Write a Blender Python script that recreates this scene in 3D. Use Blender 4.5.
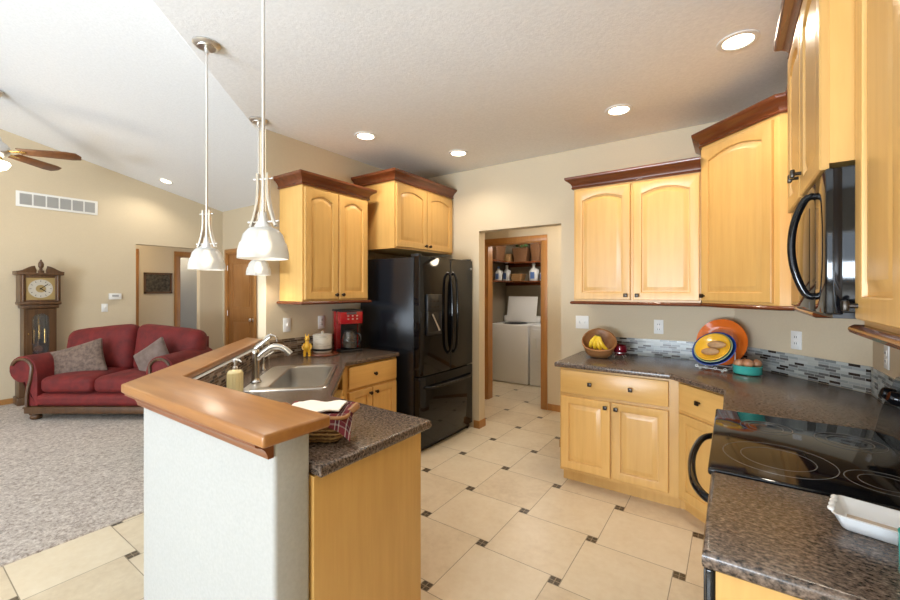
import bpy, bmesh, math, random
from mathutils import Vector, Matrix
random.seed(7)
PI = math.pi
S = bpy.context.scene
COL = S.collection
for o in list(bpy.data.objects):
    bpy.data.objects.remove(o, do_unlink=True)

# ------------------------------------------------------------------ camera, world, light, exposure
YAW = math.radians(34.7)
cam_d = bpy.data.cameras.new('camera'); cam = bpy.data.objects.new('camera', cam_d); COL.objects.link(cam)
cam.location = (0, 0, 1.46); cam.rotation_euler = (PI/2, 0, YAW)
cam_d.sensor_width = 36; cam_d.lens = 407/900*36; cam_d.shift_y = -10/900; cam_d.clip_start = 0.02; cam_d.clip_end = 100
S.camera = cam
S.view_settings.view_transform = 'Standard'; S.view_settings.look = 'None'
S.view_settings.exposure = 0.56; S.view_settings.gamma = 1.0; S.view_settings.use_curve_mapping = False
S.cycles.max_bounces = 10; S.cycles.diffuse_bounces = 6; S.cycles.glossy_bounces = 4; S.cycles.transmission_bounces = 6
S.cycles.sample_clamp_indirect = 6; S.cycles.use_denoising = True
S.cycles.caustics_reflective = False; S.cycles.caustics_refractive = False
W = bpy.data.worlds.new('sky'); S.world = W; W.use_nodes = True
bg = W.node_tree.nodes['Background']; bg.inputs[0].default_value = (0.75, 0.86, 1, 1); bg.inputs[1].default_value = 1.5

def area(name, loc, rot, sx, sy, power, color):
    l = bpy.data.lights.new(name, 'AREA'); l.shape = 'RECTANGLE'; l.size = sx; l.size_y = sy
    l.energy = power; l.color = color
    o = bpy.data.objects.new(name, l); COL.objects.link(o); o.location = loc; o.rotation_euler = rot
    return o
DAY = (0.78, 0.89, 1.0)
RY = -5.2      # rear wall with the windows
# daylight through the dining and living windows behind the photographer
area('dining_window_daylight', (-1.2, RY+.08, 1.45), (PI/2, 0, 0), 2.9, 2.3, 46, DAY)
area('living_window_daylight', (-5.6, RY+.08, 1.6), (PI/2, 0, 0), 2.9, 2.3, 48, DAY)
# added fill lamps at the windows, aimed upward to brighten the ceilings
area('dining_ceiling_fill', (-1.2, RY+.1, .75), (PI/2+math.radians(52), 0, 0), 2.9, 1.1, 380, DAY)
area('living_ceiling_fill', (-5.6, RY+.1, .95), (PI/2+math.radians(25), 0, 0), 2.9, 1.0, 8, DAY)

# ------------------------------------------------------------------ mesh helpers
class B:
    def __init__(s): s.bm = bmesh.new(); s.mi = 0
    def merge(s, t, M=None):
        if M is not None: bmesh.ops.transform(t, matrix=M, verts=t.verts)
        for f in t.faces: f.material_index = s.mi
        bmesh.ops.recalc_face_normals(t, faces=t.faces)
        me = bpy.data.meshes.new('tmp'); t.to_mesh(me); t.free(); s.bm.from_mesh(me); bpy.data.meshes.remove(me)
        return s
    def box(s, x0, x1, y0, y1, z0, z1, bev=0, seg=2, M=None):
        t = bmesh.new()
        bmesh.ops.create_cube(t, size=1)
        bmesh.ops.scale(t, vec=(x1-x0, y1-y0, z1-z0), verts=t.verts)
        bmesh.ops.translate(t, vec=((x0+x1)/2, (y0+y1)/2, (z0+z1)/2), verts=t.verts)
        if bev: bmesh.ops.bevel(t, geom=t.edges[:], offset=bev, segments=seg, profile=.5, affect='EDGES', clamp_overlap=True)
        return s.merge(t, M)
    def prism(s, poly, z0, z1, bev=0, seg=3, holes=(), M=None, bevtop=True, bevbot=True, bevvert=False):
        t = bmesh.new(); ed = []
        for loop in [poly]+list(holes):
            vs = [t.verts.new((p[0], p[1], z0)) for p in loop]
            ed += [t.edges.new((vs[i], vs[(i+1) % len(vs)])) for i in range(len(vs))]
        if holes: bmesh.ops.triangle_fill(t, edges=ed, use_beauty=True)
        else: t.faces.new(t.verts[:])
        r = bmesh.ops.extrude_face_region(t, geom=t.faces[:])
        bmesh.ops.translate(t, vec=(0, 0, z1-z0), verts=[v for v in r['geom'] if isinstance(v, bmesh.types.BMVert)])
        bmesh.ops.recalc_face_normals(t, faces=t.faces)
        if bev:
            P = set((round(p[0], 5), round(p[1], 5)) for p in poly)
            k = lambda v: (round(v.co.x, 5), round(v.co.y, 5))
            es = []
            for e in t.edges:
                if k(e.verts[0]) in P and k(e.verts[1]) in P and len(e.link_faces) == 2 and e.calc_face_angle(0) > .5:
                    zs = [v.co.z for v in e.verts]
                    vert = abs(zs[0]-zs[1]) > 1e-6
                    top = not vert and abs(zs[0]-z1) < 1e-6
                    if (vert and bevvert) or (top and bevtop) or (not vert and not top and bevbot): es.append(e)
            bmesh.ops.bevel(t, geom=es, offset=bev, segments=seg, profile=.5, affect='EDGES', clamp_overlap=True)
        return s.merge(t, M)
    def lathe(s, prof, n=24, c=(0, 0, 0), sx=1, sy=1, M=None):
        t = bmesh.new(); rings = []
        for r, z in prof:
            if r < 1e-6: rings.append([t.verts.new((c[0], c[1], c[2]+z))])
            else: rings.append([t.verts.new((c[0]+sx*r*math.cos(2*PI*i/n), c[1]+sy*r*math.sin(2*PI*i/n), c[2]+z)) for i in range(n)])
        for a, b in zip(rings, rings[1:]):
            for i in range(n):
                j = (i+1) % n
                if len(a) == 1 and len(b) == 1: continue
                if len(a) == 1: t.faces.new((a[0], b[i], b[j]))
                elif len(b) == 1: t.faces.new((a[i], a[j], b[0]))
                else: t.faces.new((a[i], a[j], b[j], b[i]))
        for rg in (rings[0], rings[-1]):
            if len(rg) > 1: t.faces.new(rg)
        return s.merge(t, M)
    def shell(s, prof, n=24, c=(0, 0, 0), sx=1, sy=1, M=None):   # open-ended closed loop of profile (torus-like)
        t = bmesh.new()
        rings = [[t.verts.new((c[0]+sx*r*math.cos(2*PI*i/n), c[1]+sy*r*math.sin(2*PI*i/n), c[2]+z)) for i in range(n)] for r, z in prof]
        for k in range(len(rings)):
            a, b = rings[k], rings[(k+1) % len(rings)]
            for i in range(n):
                j = (i+1) % n; t.faces.new((a[i], a[j], b[j], b[i]))
        return s.merge(t, M)
    def tube(s, pts, r, n=10, M=None, flat=1.0):
        t = bmesh.new(); pts = [Vector(p) for p in pts]; m = len(pts)
        rs = list(r) if isinstance(r, (list, tuple)) else [r]*m
        if 4 <= m <= 8:      # smooth a short control path (Catmull-Rom)
            q, qr = [], []
            for i in range(m-1):
                a, b_, c, d = pts[max(i-1, 0)], pts[i], pts[i+1], pts[min(i+2, m-1)]
                for k in range(4):
                    u = k/4
                    q.append(.5*((2*b_)+(c-a)*u+(2*a-5*b_+4*c-d)*u*u+(3*b_-a-3*c+d)*u**3)); qr.append(rs[i]+(rs[i+1]-rs[i])*u)
            pts, rs = q+[pts[-1]], qr+[rs[-1]]; m = len(pts)
        up = None; rings = []
        for i, p in enumerate(pts):
            d = (pts[min(i+1, m-1)]-pts[max(i-1, 0)]).normalized()
            if up is None:
                up = Vector((0, 0, 1)) if abs(d.z) < .9 else Vector((1, 0, 0))
            u = (up-d*up.dot(d)).normalized(); v = d.cross(u); up = u
            rings.append([t.verts.new(p+(u*math.cos(2*PI*k/n)*flat+v*math.sin(2*PI*k/n))*rs[i]) for k in range(n)])
        for a, b in zip(rings, rings[1:]):
            for i in range(n):
                j = (i+1) % n; t.faces.new((a[i], a[j], b[j], b[i]))
        t.faces.new(rings[0]); t.faces.new(rings[-1])
        return s.merge(t, M)
    def cyl(s, p0, p1, r, n=16, M=None): return s.tube([p0, p1], r, n, M)
    def ell(s, c, r, n=16, M=None):
        t = bmesh.new(); bmesh.ops.create_uvsphere(t, u_segments=n, v_segments=max(6, n*2//3), radius=1)
        bmesh.ops.scale(t, vec=r, verts=t.verts); 
        if M is not None: bmesh.ops.transform(t, matrix=M, verts=t.verts)
        bmesh.ops.translate(t, vec=c, verts=t.verts)
        return s.merge(t)
    def rbox(s, half, r, n=10, fn=None, M=None):
        t = bmesh.new(); hx, hy, hz = half
        bmesh.ops.create_grid(t, x_segments=2, y_segments=2, size=1); t.clear()
        for ax in range(3):
            for sg in (-1, 1):
                g = {}
                for i in range(n+1):
                    for j in range(n+1):
                        a, b = -1+2*i/n, -1+2*j/n
                        p = [0, 0, 0]; p[ax] = sg; p[(ax+1) % 3] = a; p[(ax+2) % 3] = b
                        q = Vector((p[0]*hx, p[1]*hy, p[2]*hz))
                        cl = Vector([max(-(h-r), min(h-r, v)) for h, v in zip((hx, hy, hz), q)])
                        e = q-cl
                        q = cl+e.normalized()*r if e.length > 1e-9 else q
                        if fn: q = Vector(fn(q.x, q.y, q.z))
                        g[i, j] = t.verts.new(q)
                for i in range(n):
                    for j in range(n): t.faces.new((g[i, j], g[i+1, j], g[i+1, j+1], g[i, j+1]))
        bmesh.ops.remove_doubles(t, verts=t.verts, dist=1e-5)
        return s.merge(t, M)
    def sweep(s, path, prof, closed=False, M=None):   # path XYZ list, profile (out, up); out = right-hand side of travel
        t = bmesh.new(); P = [Vector(p) for p in path]; m = len(P); rings = []
        for i, p in enumerate(P):
            def nrm(a, b):
                d = (b-a); d.z = 0; d.normalize(); return Vector((d.y, -d.x, 0))
            if closed: n0, n1 = nrm(P[i-1], p), nrm(p, P[(i+1) % m])
            else:
                n0 = nrm(P[i-1], p) if i else nrm(p, P[1])
                n1 = nrm(p, P[i+1]) if i < m-1 else n0
            b = (n0+n1); b /= (1+n0.dot(n1))
            rings.append([t.verts.new(p+b*o+Vector((0, 0, u))) for o, u in prof])
        k = len(prof)
        for i in range(m if closed else m-1):
            a, b = rings[i], rings[(i+1) % m]
            for j in range(k): t.faces.new((a[j], a[(j+1) % k], b[(j+1) % k], b[j]))
        if not closed: t.faces.new(rings[0]); t.faces.new(rings[-1])
        return s.merge(t, M)

def obj(name, b, mats, parent=None, loc=(0, 0, 0), rot=(0, 0, 0), ang=35):
    me = bpy.data.meshes.new(name); b.bm.to_mesh(me); b.bm.free()
    for m in (mats if isinstance(mats, (list, tuple)) else [mats]): me.materials.append(m)
    for p in me.polygons: p.use_smooth = True
    me.set_sharp_from_angle(angle=math.radians(ang))
    o = bpy.data.objects.new(name, me); COL.objects.link(o)
    o.location = loc; o.rotation_euler = rot
    if parent is not None: o.parent = parent
    return o
def tag(o, label, cat, group=None):
    o['label'] = label; o['category'] = cat
    if group: o['group'] = group
    return o
def thing(name, label, cat, loc=(0, 0, 0), rotz=0, group=None):
    o = bpy.data.objects.new(name, None); COL.objects.link(o); o.location = loc; o.rotation_euler = (0, 0, rotz)
    return tag(o, label, cat, group)
def struct(name, b, m, parent=None, **k):
    o = obj(name, b, m, parent, **k)
    if parent is None: o['kind'] = 'structure'
    return o
def kids(o): return [c for c in COL.objects if c.parent == o]
def dup(root, loc, rotz, label, scale=None):
    r = root.copy(); COL.objects.link(r); r.location = loc; r.rotation_euler = (0, 0, rotz); r['label'] = label
    if scale: r.scale = (scale, scale, scale)
    for ch in kids(root):
        c = ch.copy(); COL.objects.link(c); c.parent = r
        for g in kids(ch):
            d = g.copy(); COL.objects.link(d); d.parent = c
    return r
def T(x, y, z): return Matrix.Translation((x, y, z))
def R(a, ax): return Matrix.Rotation(math.radians(a), 4, ax)

# ------------------------------------------------------------------ materials
def base_mat(name, color, rough=.5, metal=0, **k):
    m = bpy.data.materials.new(name); m.use_nodes = True
    p = m.node_tree.nodes['Principled BSDF']
    p.inputs['Base Color'].default_value = (*color, 1); p.inputs['Roughness'].default_value = rough; p.inputs['Metallic'].default_value = metal
    for kk, v in k.items():
        i = p.inputs[kk.replace('_', ' ')]; i.default_value = (*v, 1) if isinstance(v, tuple) and len(v) == 3 else v
    return m
def N(m, t, **k):
    n = m.node_tree.nodes.new(t)
    for a, v in k.items():
        if hasattr(n, a): setattr(n, a, v)
    return n
def L(m, a, b): m.node_tree.links.new(a, b)
def pr(m): return m.node_tree.nodes['Principled BSDF']
def noise(m, scale, detail=3, rough=.55, sc3=(1, 1, 1), coord='Object'):
    tc = N(m, 'ShaderNodeTexCoord'); mp = N(m, 'ShaderNodeMapping'); mp.inputs['Scale'].default_value = sc3
    L(m, tc.outputs[coord], mp.inputs[0])
    n = N(m, 'ShaderNodeTexNoise'); n.inputs['Scale'].default_value = scale; n.inputs['Detail'].default_value = detail; n.inputs['Roughness'].default_value = rough
    L(m, mp.outputs[0], n.inputs['Vector']); return n
def ramp(m, fac, stops, interp='LINEAR'):
    r = N(m, 'ShaderNodeValToRGB'); cr = r.color_ramp; cr.interpolation = interp
    while len(cr.elements) < len(stops): cr.elements.new(.5)
    for e, (p, c) in zip(cr.elements, stops): e.position = p; e.color = (*c, 1)
    L(m, fac, r.inputs[0]); return r
def bump(m, h, strength, dist=.002):
    b = N(m, 'ShaderNodeBump'); b.inputs['Strength'].default_value = strength; b.inputs['Distance'].default_value = dist
    L(m, h, b.inputs['Height']); L(m, b.outputs[0], pr(m).inputs['Normal']); return b
def mottled(name, c0, c1, scale=30, rough=.5, bmp=0, bdist=.002, lo=.35, hi=.65, sc3=(1, 1, 1), **k):
    m = base_mat(name, c0, rough, **k); n = noise(m, scale, 4, .6, sc3)
    r = ramp(m, n.outputs['Fac'], [(lo, c0), (hi, c1)]); L(m, r.outputs[0], pr(m).inputs['Base Color'])
    if bmp: bump(m, n.outputs['Fac'], bmp, bdist)
    return m
def wood(name, dark, light, rough=.35, axis='Z', var=.12, **k):
    m = base_mat(name, light, rough, **k)
    sc = {'Z': (9, 9, .7), 'X': (.7, 9, 9), 'Y': (9, .7, 9)}[axis]
    n = noise(m, 3.5, 5, .6, sc)
    n2 = noise(m, 2.2, 2, .5)
    mx = N(m, 'ShaderNodeMath', operation='MULTIPLY_ADD'); mx.inputs[1].default_value = .55; 
    m2 = N(m, 'ShaderNodeMath', operation='MULTIPLY'); m2.inputs[1].default_value = .45
    L(m, n.outputs['Fac'], mx.inputs[0]); L(m, n2.outputs['Fac'], m2.inputs[0]); L(m, m2.outputs[0], mx.inputs[2])
    r = ramp(m, mx.outputs[0], [(.32, dark), (.66, light)])
    oi = N(m, 'ShaderNodeObjectInfo'); mr = N(m, 'ShaderNodeMapRange'); mr.inputs['To Min'].default_value = 1-var; mr.inputs['To Max'].default_value = 1+var
    L(m, oi.outputs['Random'], mr.inputs['Value'])
    hs = N(m, 'ShaderNodeHueSaturation'); L(m, mr.outputs[0], hs.inputs['Value']); L(m, r.outputs[0], hs.inputs['Color'])
    L(m, hs.outputs[0], pr(m).inputs['Base Color'])
    return m
def emit(name, color, strength):
    m = base_mat(name, color); pr(m).inputs['Emission Color'].default_value = (*color, 1); pr(m).inputs['Emission Strength'].default_value = strength
    return m
def mosaic(name, palette, grout, bw=.062, bh=.0165, rough=.15):
    m = base_mat(name, palette[0], rough)
    tc = N(m, 'ShaderNodeTexCoord'); sp = N(m, 'ShaderNodeSeparateXYZ'); cb = N(m, 'ShaderNodeCombineXYZ')
    L(m, tc.outputs['Object'], sp.inputs[0]); L(m, sp.outputs[0], cb.inputs[0]); L(m, sp.outputs[2], cb.inputs[1])
    b = N(m, 'ShaderNodeTexBrick'); b.offset = .37; b.offset_frequency = 3; b.squash = 1
    b.inputs['Scale'].default_value = 1; b.inputs['Brick Width'].default_value = bw; b.inputs['Row Height'].default_value = bh; b.inputs['Mortar Size'].default_value = .0012
    b.inputs['Color1'].default_value = (0, 0, 0, 1); b.inputs['Color2'].default_value = (1, 1, 1, 1); b.inputs['Mortar'].default_value = (.5, .5, .5, 1)
    L(m, cb.outputs[0], b.inputs['Vector'])
    k = len(palette)
    r = ramp(m, b.outputs['Color'], [(i/k, c) for i, c in enumerate(palette)], 'CONSTANT')
    mx = N(m, 'ShaderNodeMix', data_type='RGBA'); L(m, b.outputs['Fac'], mx.inputs[0]); L(m, r.outputs[0], mx.inputs[6]); mx.inputs[7].default_value = (*grout, 1)
    L(m, mx.outputs[2], pr(m).inputs['Base Color']); bump(m, b.outputs['Fac'], -.4, .001)
    return m
WALLC = (.575, .485, .345)
M = {}
M['wall'] = mottled('wall_paint', WALLC, tuple(c*1.04 for c in WALLC), 90, .75, .12, .002)
M['ponywall'] = mottled('pony_wall_light_offset', (.37, .37, .355), (.405, .405, .39), 90, .75, .15, .002)  # tan wall paint, greyed and darkened in colour to offset the window light
M['ceil'] = mottled('ceiling_texture', (.77, .79, .815), (.83, .85, .875), 60, .9, .28, .005)  # white ceiling; the slight blue is cool daylight put into the colour
M['trim'] = wood('oak_trim', (.30, .13, .035), (.42, .20, .06), .35)
M['doorwood'] = wood('oak_door', (.25, .105, .028), (.36, .165, .05), .35)
M['maple'] = wood('maple', (.58, .33, .098), (.69, .42, .14), .32)
M['maplepanel'] = M['maple']
M['maple_x'] = wood('maple_horizontal', (.58, .33, .098), (.69, .42, .14), .32, 'X')
M['cherry'] = wood('cherry', (.09, .022, .007), (.17, .046, .014), .25, 'X', .06, Coat_Weight=.3)
M['bartop'] = wood('bar_top_cherry', (.235, .09, .023), (.365, .162, .044), .33, 'X', .03, Coat_Weight=.12, Coat_Roughness=.15)
M['baredge'] = wood('bar_edge', (.15, .05, .018), (.24, .085, .03), .3, 'X', .03)
def laminate():
    m = base_mat('laminate_counter', (.1, .08, .07), .24)
    n = noise(m, 105, 3, .55, (.75, 1.25, 1)); n2 = noise(m, 210, 2, .5)
    ad = N(m, 'ShaderNodeMath', operation='MULTIPLY_ADD'); ad.inputs[1].default_value = .7
    m2 = N(m, 'ShaderNodeMath', operation='MULTIPLY'); m2.inputs[1].default_value = .3
    L(m, n.outputs['Fac'], ad.inputs[0]); L(m, n2.outputs['Fac'], m2.inputs[0]); L(m, m2.outputs[0], ad.inputs[2])
    r = ramp(m, ad.outputs[0], [(.38, (.014, .011, .009)), (.43, (.05, .036, .028)), (.49, (.10, .07, .053)), (.56, (.15, .108, .082)), (.63, (.21, .157, .122))])
    L(m, r.outputs[0], pr(m).inputs['Base Color']); return m
M['counter'] = laminate()
M['mosaic_cool'] = mosaic('cool_mosaic_tile', [(.33, .36, .36), (.20, .22, .22), (.45, .48, .47), (.035, .028, .025), (.28, .31, .31), (.40, .42, .40), (.12, .12, .12)], (.45, .46, .45))
M['mosaic_warm'] = mosaic('warm_mosaic_tile', [(.12, .075, .045), (.05, .03, .02), (.22, .15, .10), (.30, .24, .18), (.08, .05, .03), (.16, .11, .08)], (.30, .26, .21))
def tile_mat():
    m = base_mat('cream_floor_tile', (.7, .6, .45), .33)
    n = noise(m, 5, 5, .6); n2 = noise(m, 26, 4, .6)
    g = N(m, 'ShaderNodeNewGeometry')
    a = N(m, 'ShaderNodeMath', operation='MULTIPLY_ADD'); a.inputs[1].default_value = .35; L(m, n2.outputs['Fac'], a.inputs[0])
    b = N(m, 'ShaderNodeMath', operation='MULTIPLY_ADD'); b.inputs[1].default_value = .2; L(m, g.outputs['Random Per Island'], b.inputs[0])
    c = N(m, 'ShaderNodeMath', operation='MULTIPLY'); c.inputs[1].default_value = .45; L(m, n.outputs['Fac'], c.inputs[0])
    L(m, c.outputs[0], b.inputs[2]); L(m, b.outputs[0], a.inputs[2])
    r = ramp(m, a.outputs[0], [(.3, (.58, .47, .33)), (.5, (.68, .575, .42)), (.72, (.74, .65, .50))])
    L(m, r.outputs[0], pr(m).inputs['Base Color']); return m
M['tile'] = tile_mat()
M['grout'] = base_mat('floor_grout', (.36, .30, .22), .9)
M['insert'] = mottled('dark_floor_insert', (.03, .022, .012), (.14, .10, .06), 60, .3)
def carpet():
    m = base_mat('carpet_pile', (.4, .36, .33), 1, Sheen_Weight=.3)
    n = noise(m, 42, 6, .8); n2 = noise(m, 3, 2, .5)
    r = ramp(m, n.outputs['Fac'], [(.38, (.22, .165, .135)), (.46, (.44, .365, .315)), (.54, (.58, .505, .45)), (.62, (.76, .69, .63))])
    L(m, r.outputs[0], pr(m).inputs['Base Color']); bump(m, n.outputs['Fac'], 1, .012); return m
M['carpet'] = carpet()
M['velvet'] = mottled('red_velvet', (.095, .0035, .0035), (.165, .008, .007), 9, .75, .15, .004, Sheen_Weight=.06, Sheen_Roughness=.4, Sheen_Tint=(.9, .2, .22))
M['taupe'] = mottled('taupe_pillow_fabric', (.095, .06, .045), (.19, .13, .10), 30, .8, .3, .003, Sheen_Weight=.1)
M['taupe2'] = mottled('grey_taupe_fabric', (.12, .082, .068), (.18, .13, .11), 12, .8, Sheen_Weight=.1)
M['walnut'] = wood('walnut', (.055, .025, .01), (.13, .062, .025), .35, 'Z', .08)
M['nickel'] = base_mat('brushed_nickel', (.74, .73, .71), .33, 1)
M['faucetmetal'] = base_mat('satin_faucet_metal', (.50, .48, .45), .24, 1)
M['steel'] = mottled('stainless_steel', (.55, .53, .50), (.66, .64, .61), 3, .3, Metallic=1.0)
M['black'] = base_mat('black_gloss', (.005, .005, .006), .06, IOR=1.4)
M['blackside'] = mottled('black_textured_steel', (.008, .009, .012), (.014, .016, .02), 200, .22, .25, .0008)
M['blackmat'] = base_mat('black_plastic', (.012, .012, .013), .4)
M['darkgrey'] = base_mat('dark_grey_plastic', (.06, .06, .065), .35)
M['bronze'] = base_mat('oil_rubbed_bronze', (.035, .02, .012), .35, .8)
M['pewter'] = base_mat('dark_pewter', (.05, .042, .035), .32, .85)
M['white'] = base_mat('white_enamel', (.78, .78, .78), .3)
M['whiteplastic'] = base_mat('white_plastic', (.78, .78, .76), .4)
M['whitetrim'] = base_mat('white_metal', (.75, .75, .73), .5)
M['brass'] = base_mat('brass', (.70, .47, .16), .25, 1)
M['glasstop'] = base_mat('black_ceramic_glass', (.006, .006, .007), .07, IOR=1.33)
M['ring'] = base_mat('burner_ring_print', (.16, .15, .14), .2)
M['lens'] = emit('lamp_lens', (1, .86, .62), 7)
M['bulb'] = emit('warm_bulb', (1, .84, .6), 3.2)
M['red'] = base_mat('red_metallic_plastic', (.35, .006, .012), .2, Coat_Weight=.5)
M['orange'] = base_mat('orange_glaze', (.75, .15, .015), .12, Coat_Weight=.5)
M['blue'] = base_mat('blue_glaze', (.015, .05, .24), .15, Coat_Weight=.5)
M['yellow'] = base_mat('yellow_glaze', (.78, .45, .04), .15, Coat_Weight=.5)
M['sage'] = base_mat('sage_glaze', (.30, .38, .22), .15, Coat_Weight=.5)
M['teal'] = base_mat('turquoise_glaze', (.06, .46, .40), .15, Coat_Weight=.5)
M['cream'] = base_mat('cream_ceramic', (.78, .66, .36), .2, Coat_Weight=.4)
M['potato'] = mottled('potato_skin', (.30, .17, .08), (.42, .27, .14), 30, .7)
M['onion'] = mottled('onion_skin', (.42, .17, .08), (.58, .30, .16), 14, .4, sc3=(1, 1, .25))
M['banana'] = mottled('banana_skin', (.80, .52, .02), (.86, .62, .05), 12, .45)
M['stem'] = base_mat('banana_stem', (.16, .11, .03), .7)
def wicker(name, a, b, sc=1):
    m = base_mat(name, a, .6)
    tc = N(m, 'ShaderNodeTexCoord')
    w = N(m, 'ShaderNodeTexWave'); w.bands_direction = 'Z'; w.inputs['Scale'].default_value = 22*sc; w.inputs['Distortion'].default_value = 3; w.inputs['Detail'].default_value = 2; w.inputs['Detail Scale'].default_value = 3
    L(m, tc.outputs['Object'], w.inputs['Vector'])
    r = ramp(m, w.outputs['Fac'], [(.15, a), (.7, b)]); L(m, r.outputs[0], pr(m).inputs['Base Color']); bump(m, w.outputs['Fac'], .7, .006); return m
M['wicker'] = wicker('honey_wicker', (.20, .10, .035), (.50, .30, .12))
M['wickerdark'] = wicker('dark_wicker', (.08, .03, .012), (.22, .10, .035))
M['basketwood'] = wood('basket_wood', (.22, .09, .03), (.42, .20, .075), .4, 'X')
def plaid():
    m = base_mat('plaid_cloth', (.25, .03, .035), .85)
    tc = N(m, 'ShaderNodeTexCoord')
    outs = []
    for d in ('X', 'Y'):
        w = N(m, 'ShaderNodeTexWave'); w.bands_direction = d; w.wave_profile = 'SIN'; w.inputs['Scale'].default_value = 8.5; L(m, tc.outputs['Object'], w.inputs['Vector']); outs.append(w)
    a = ramp(m, outs[0].outputs['Fac'], [(.0, (.22, .022, .03)), (.62, (.62, .55, .48)), (.85, (.10, .012, .03))], 'CONSTANT')
    b = ramp(m, outs[1].outputs['Fac'], [(.0, (.25, .03, .035)), (.7, (.62, .55, .48)), (.88, (.12, .015, .03))], 'CONSTANT')
    mx = N(m, 'ShaderNodeMix', data_type='RGBA'); mx.inputs[0].default_value = .35; L(m, a.outputs[0], mx.inputs[6]); L(m, b.outputs[0], mx.inputs[7])
    L(m, mx.outputs[2], pr(m).inputs['Base Color']); return m
M['plaid'] = plaid()
M['linen'] = base_mat('white_linen', (.80, .76, .68), .85)
M['marble'] = mottled('marbled_crock', (.70, .67, .60), (.42, .40, .36), 14, .25, lo=.5, hi=.75, sc3=(1, 1, 3))
def glassmat(name, c=(1, 1, 1), rough=.02, tr=.95):
    return base_mat(name, c, rough, Transmission_Weight=tr, IOR=1.45)
M['glass'] = glassmat('clear_glass')
M['redglass'] = glassmat('red_glass', (.35, .01, .03), .05, .6)
def shade_glass():
    m = base_mat('frosted_shade_glass', (.80, .80, .78), .3, Transmission_Weight=.5, IOR=1.3)
    pr(m).inputs['Emission Color'].default_value = (1, .93, .80, 1); pr(m).inputs['Emission Strength'].default_value = .04
    w = noise(m, 40, 2, .5); bump(m, w.outputs['Fac'], .3, .003); return m
M['shade'] = shade_glass()
M['fanshade'] = emit('fan_lamp_glass', (1, .88, .68), 4)
M['fanblade'] = wood('fan_blade_wood', (.10, .036, .012), (.18, .07, .022), .4, 'X', .05)
M['dial'] = base_mat('clock_dial_silver', (.58, .55, .48), .35, .3)
M['gold'] = base_mat('clock_gold_face', (.50, .38, .18), .35, .7)
M['ink'] = base_mat('black_ink', (.01, .01, .01), .5)
M['darkin'] = base_mat('dark_interior', (.02, .014, .01), .8)
M['green'] = mottled('green_fabric', (.03, .09, .02), (.07, .16, .04), 25, .8)
M['filter'] = base_mat('vent_grey', (.36, .36, .35), .6)
M['greywall'] = base_mat('grey_room_wall', (.42, .44, .45), .8)
M['labelblue'] = base_mat('blue_label', (.08, .15, .35), .5)
M['bottle'] = base_mat('white_bottle_plastic', (.60, .60, .58), .4)
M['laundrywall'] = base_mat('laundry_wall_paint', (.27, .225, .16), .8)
M['paperart'] = mottled('dark_print', (.02, .018, .014), (.11, .09, .065), 22, .25)

# ------------------------------------------------------------------ the setting
CEIL = 2.74
def vault_z(y): return 2.88+.227*(3.65-y)
def floor():
    b = B(); b.box(-3.5, .8, RY, 6.6, -.1, 0)
    t, s = .453, .0571; o = Vector((-2.090-s/2, 2.149-s/2)); g = .0022
    A, Bv = Vector((t, -s)), Vector((s, t))
    def quad(x0, y0, x1, y1, mi, z=.0015):
        x0 += g; y0 += g; x1 -= g; y1 -= g
        if x1 < -3.45 or x0 > .75 or y1 < -4.5 or y0 > 6.5: return
        b.mi = mi; t_ = bmesh.new()
        vs = [t_.verts.new((x, y, z)) for x, y in ((x0, y0), (x1, y0), (x1, y1), (x0, y1))]; t_.faces.new(vs)
        b.merge(t_)
    for i in range(-14, 20):
        for j in range(-18, 14):
            p = o+A*i+Bv*j
            quad(p.x+s, p.y, p.x+s+t, p.y+t, 1)
            h = s/2
            for dx in (0, 1):
                for dy in (0, 1):
                    quad(p.x+dx*h-(.0015 if dx else -.0015)*0, p.y+dy*h, p.x+dx*h+h, p.y+dy*h+h, 2)
    struct('floor', b, [M['grout'], M['tile'], M['insert']])
    c = B(); c.box(-9.6, -3.165, RY, 3.7, -.1, .012, .006); c.box(-9.6, -7.54, 3.6, 4.6, -.1, .012)
    struct('floor_carpet', c, M['carpet'])
floor()

def wall(name, boxes, m=None):
    b = B()
    for q in boxes: b.box(*q)
    return struct(name, b, m or M['wall'])
YB = 3.70
wall('wall_back', [(-3.06, -2.19, YB, YB+.12, 0, 2.9), (-2.19, -1.305, YB, YB+.12, 2.08, 2.9), (-1.305, .80, YB, YB+.12, 0, 2.9)])
b = B(); b.prism([(.0156, YB), (.61, 3.03), (.75, 3.15), (.13, YB+.1)], 0, 2.9); struct('wall_corner', b, M['wall'])
wall('wall_right', [(.61, .73, RY, 3.2, 0, 5.0)])
wall('wall_left', [(-3.16, -3.05, 1.83, YB, 0, 3.33)])
# living room
wall('wall_living_back', [(-7.67, -7.43, YB, YB+.12, 0, 3.2), (-7.43, -6.45, YB, YB+.12, 2.14, 3.2), (-6.45, -3.05, YB, YB+.12, 0, 3.2)])
b = B()
for y0, y1, z0 in ((RY, 2.40, 0), (2.40, 3.32, 2.17), (3.32, 3.77, 0)):
    t = bmesh.new()
    vs = [t.verts.new((x, y, z)) for x in (-7.67, -7.55) for y, z in ((y0, z0), (y1, z0), (y1, vault_z(y1)+.05), (y0, vault_z(y0)+.05))]
    t.faces.new(vs[:4]); t.faces.new(vs[4:])
    for i in range(4): t.faces.new((vs[i], vs[(i+1) % 4], vs[4+(i+1) % 4], vs[4+i]))
    b.merge(t)
struct('wall_living_far', b, M['wall'])
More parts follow.
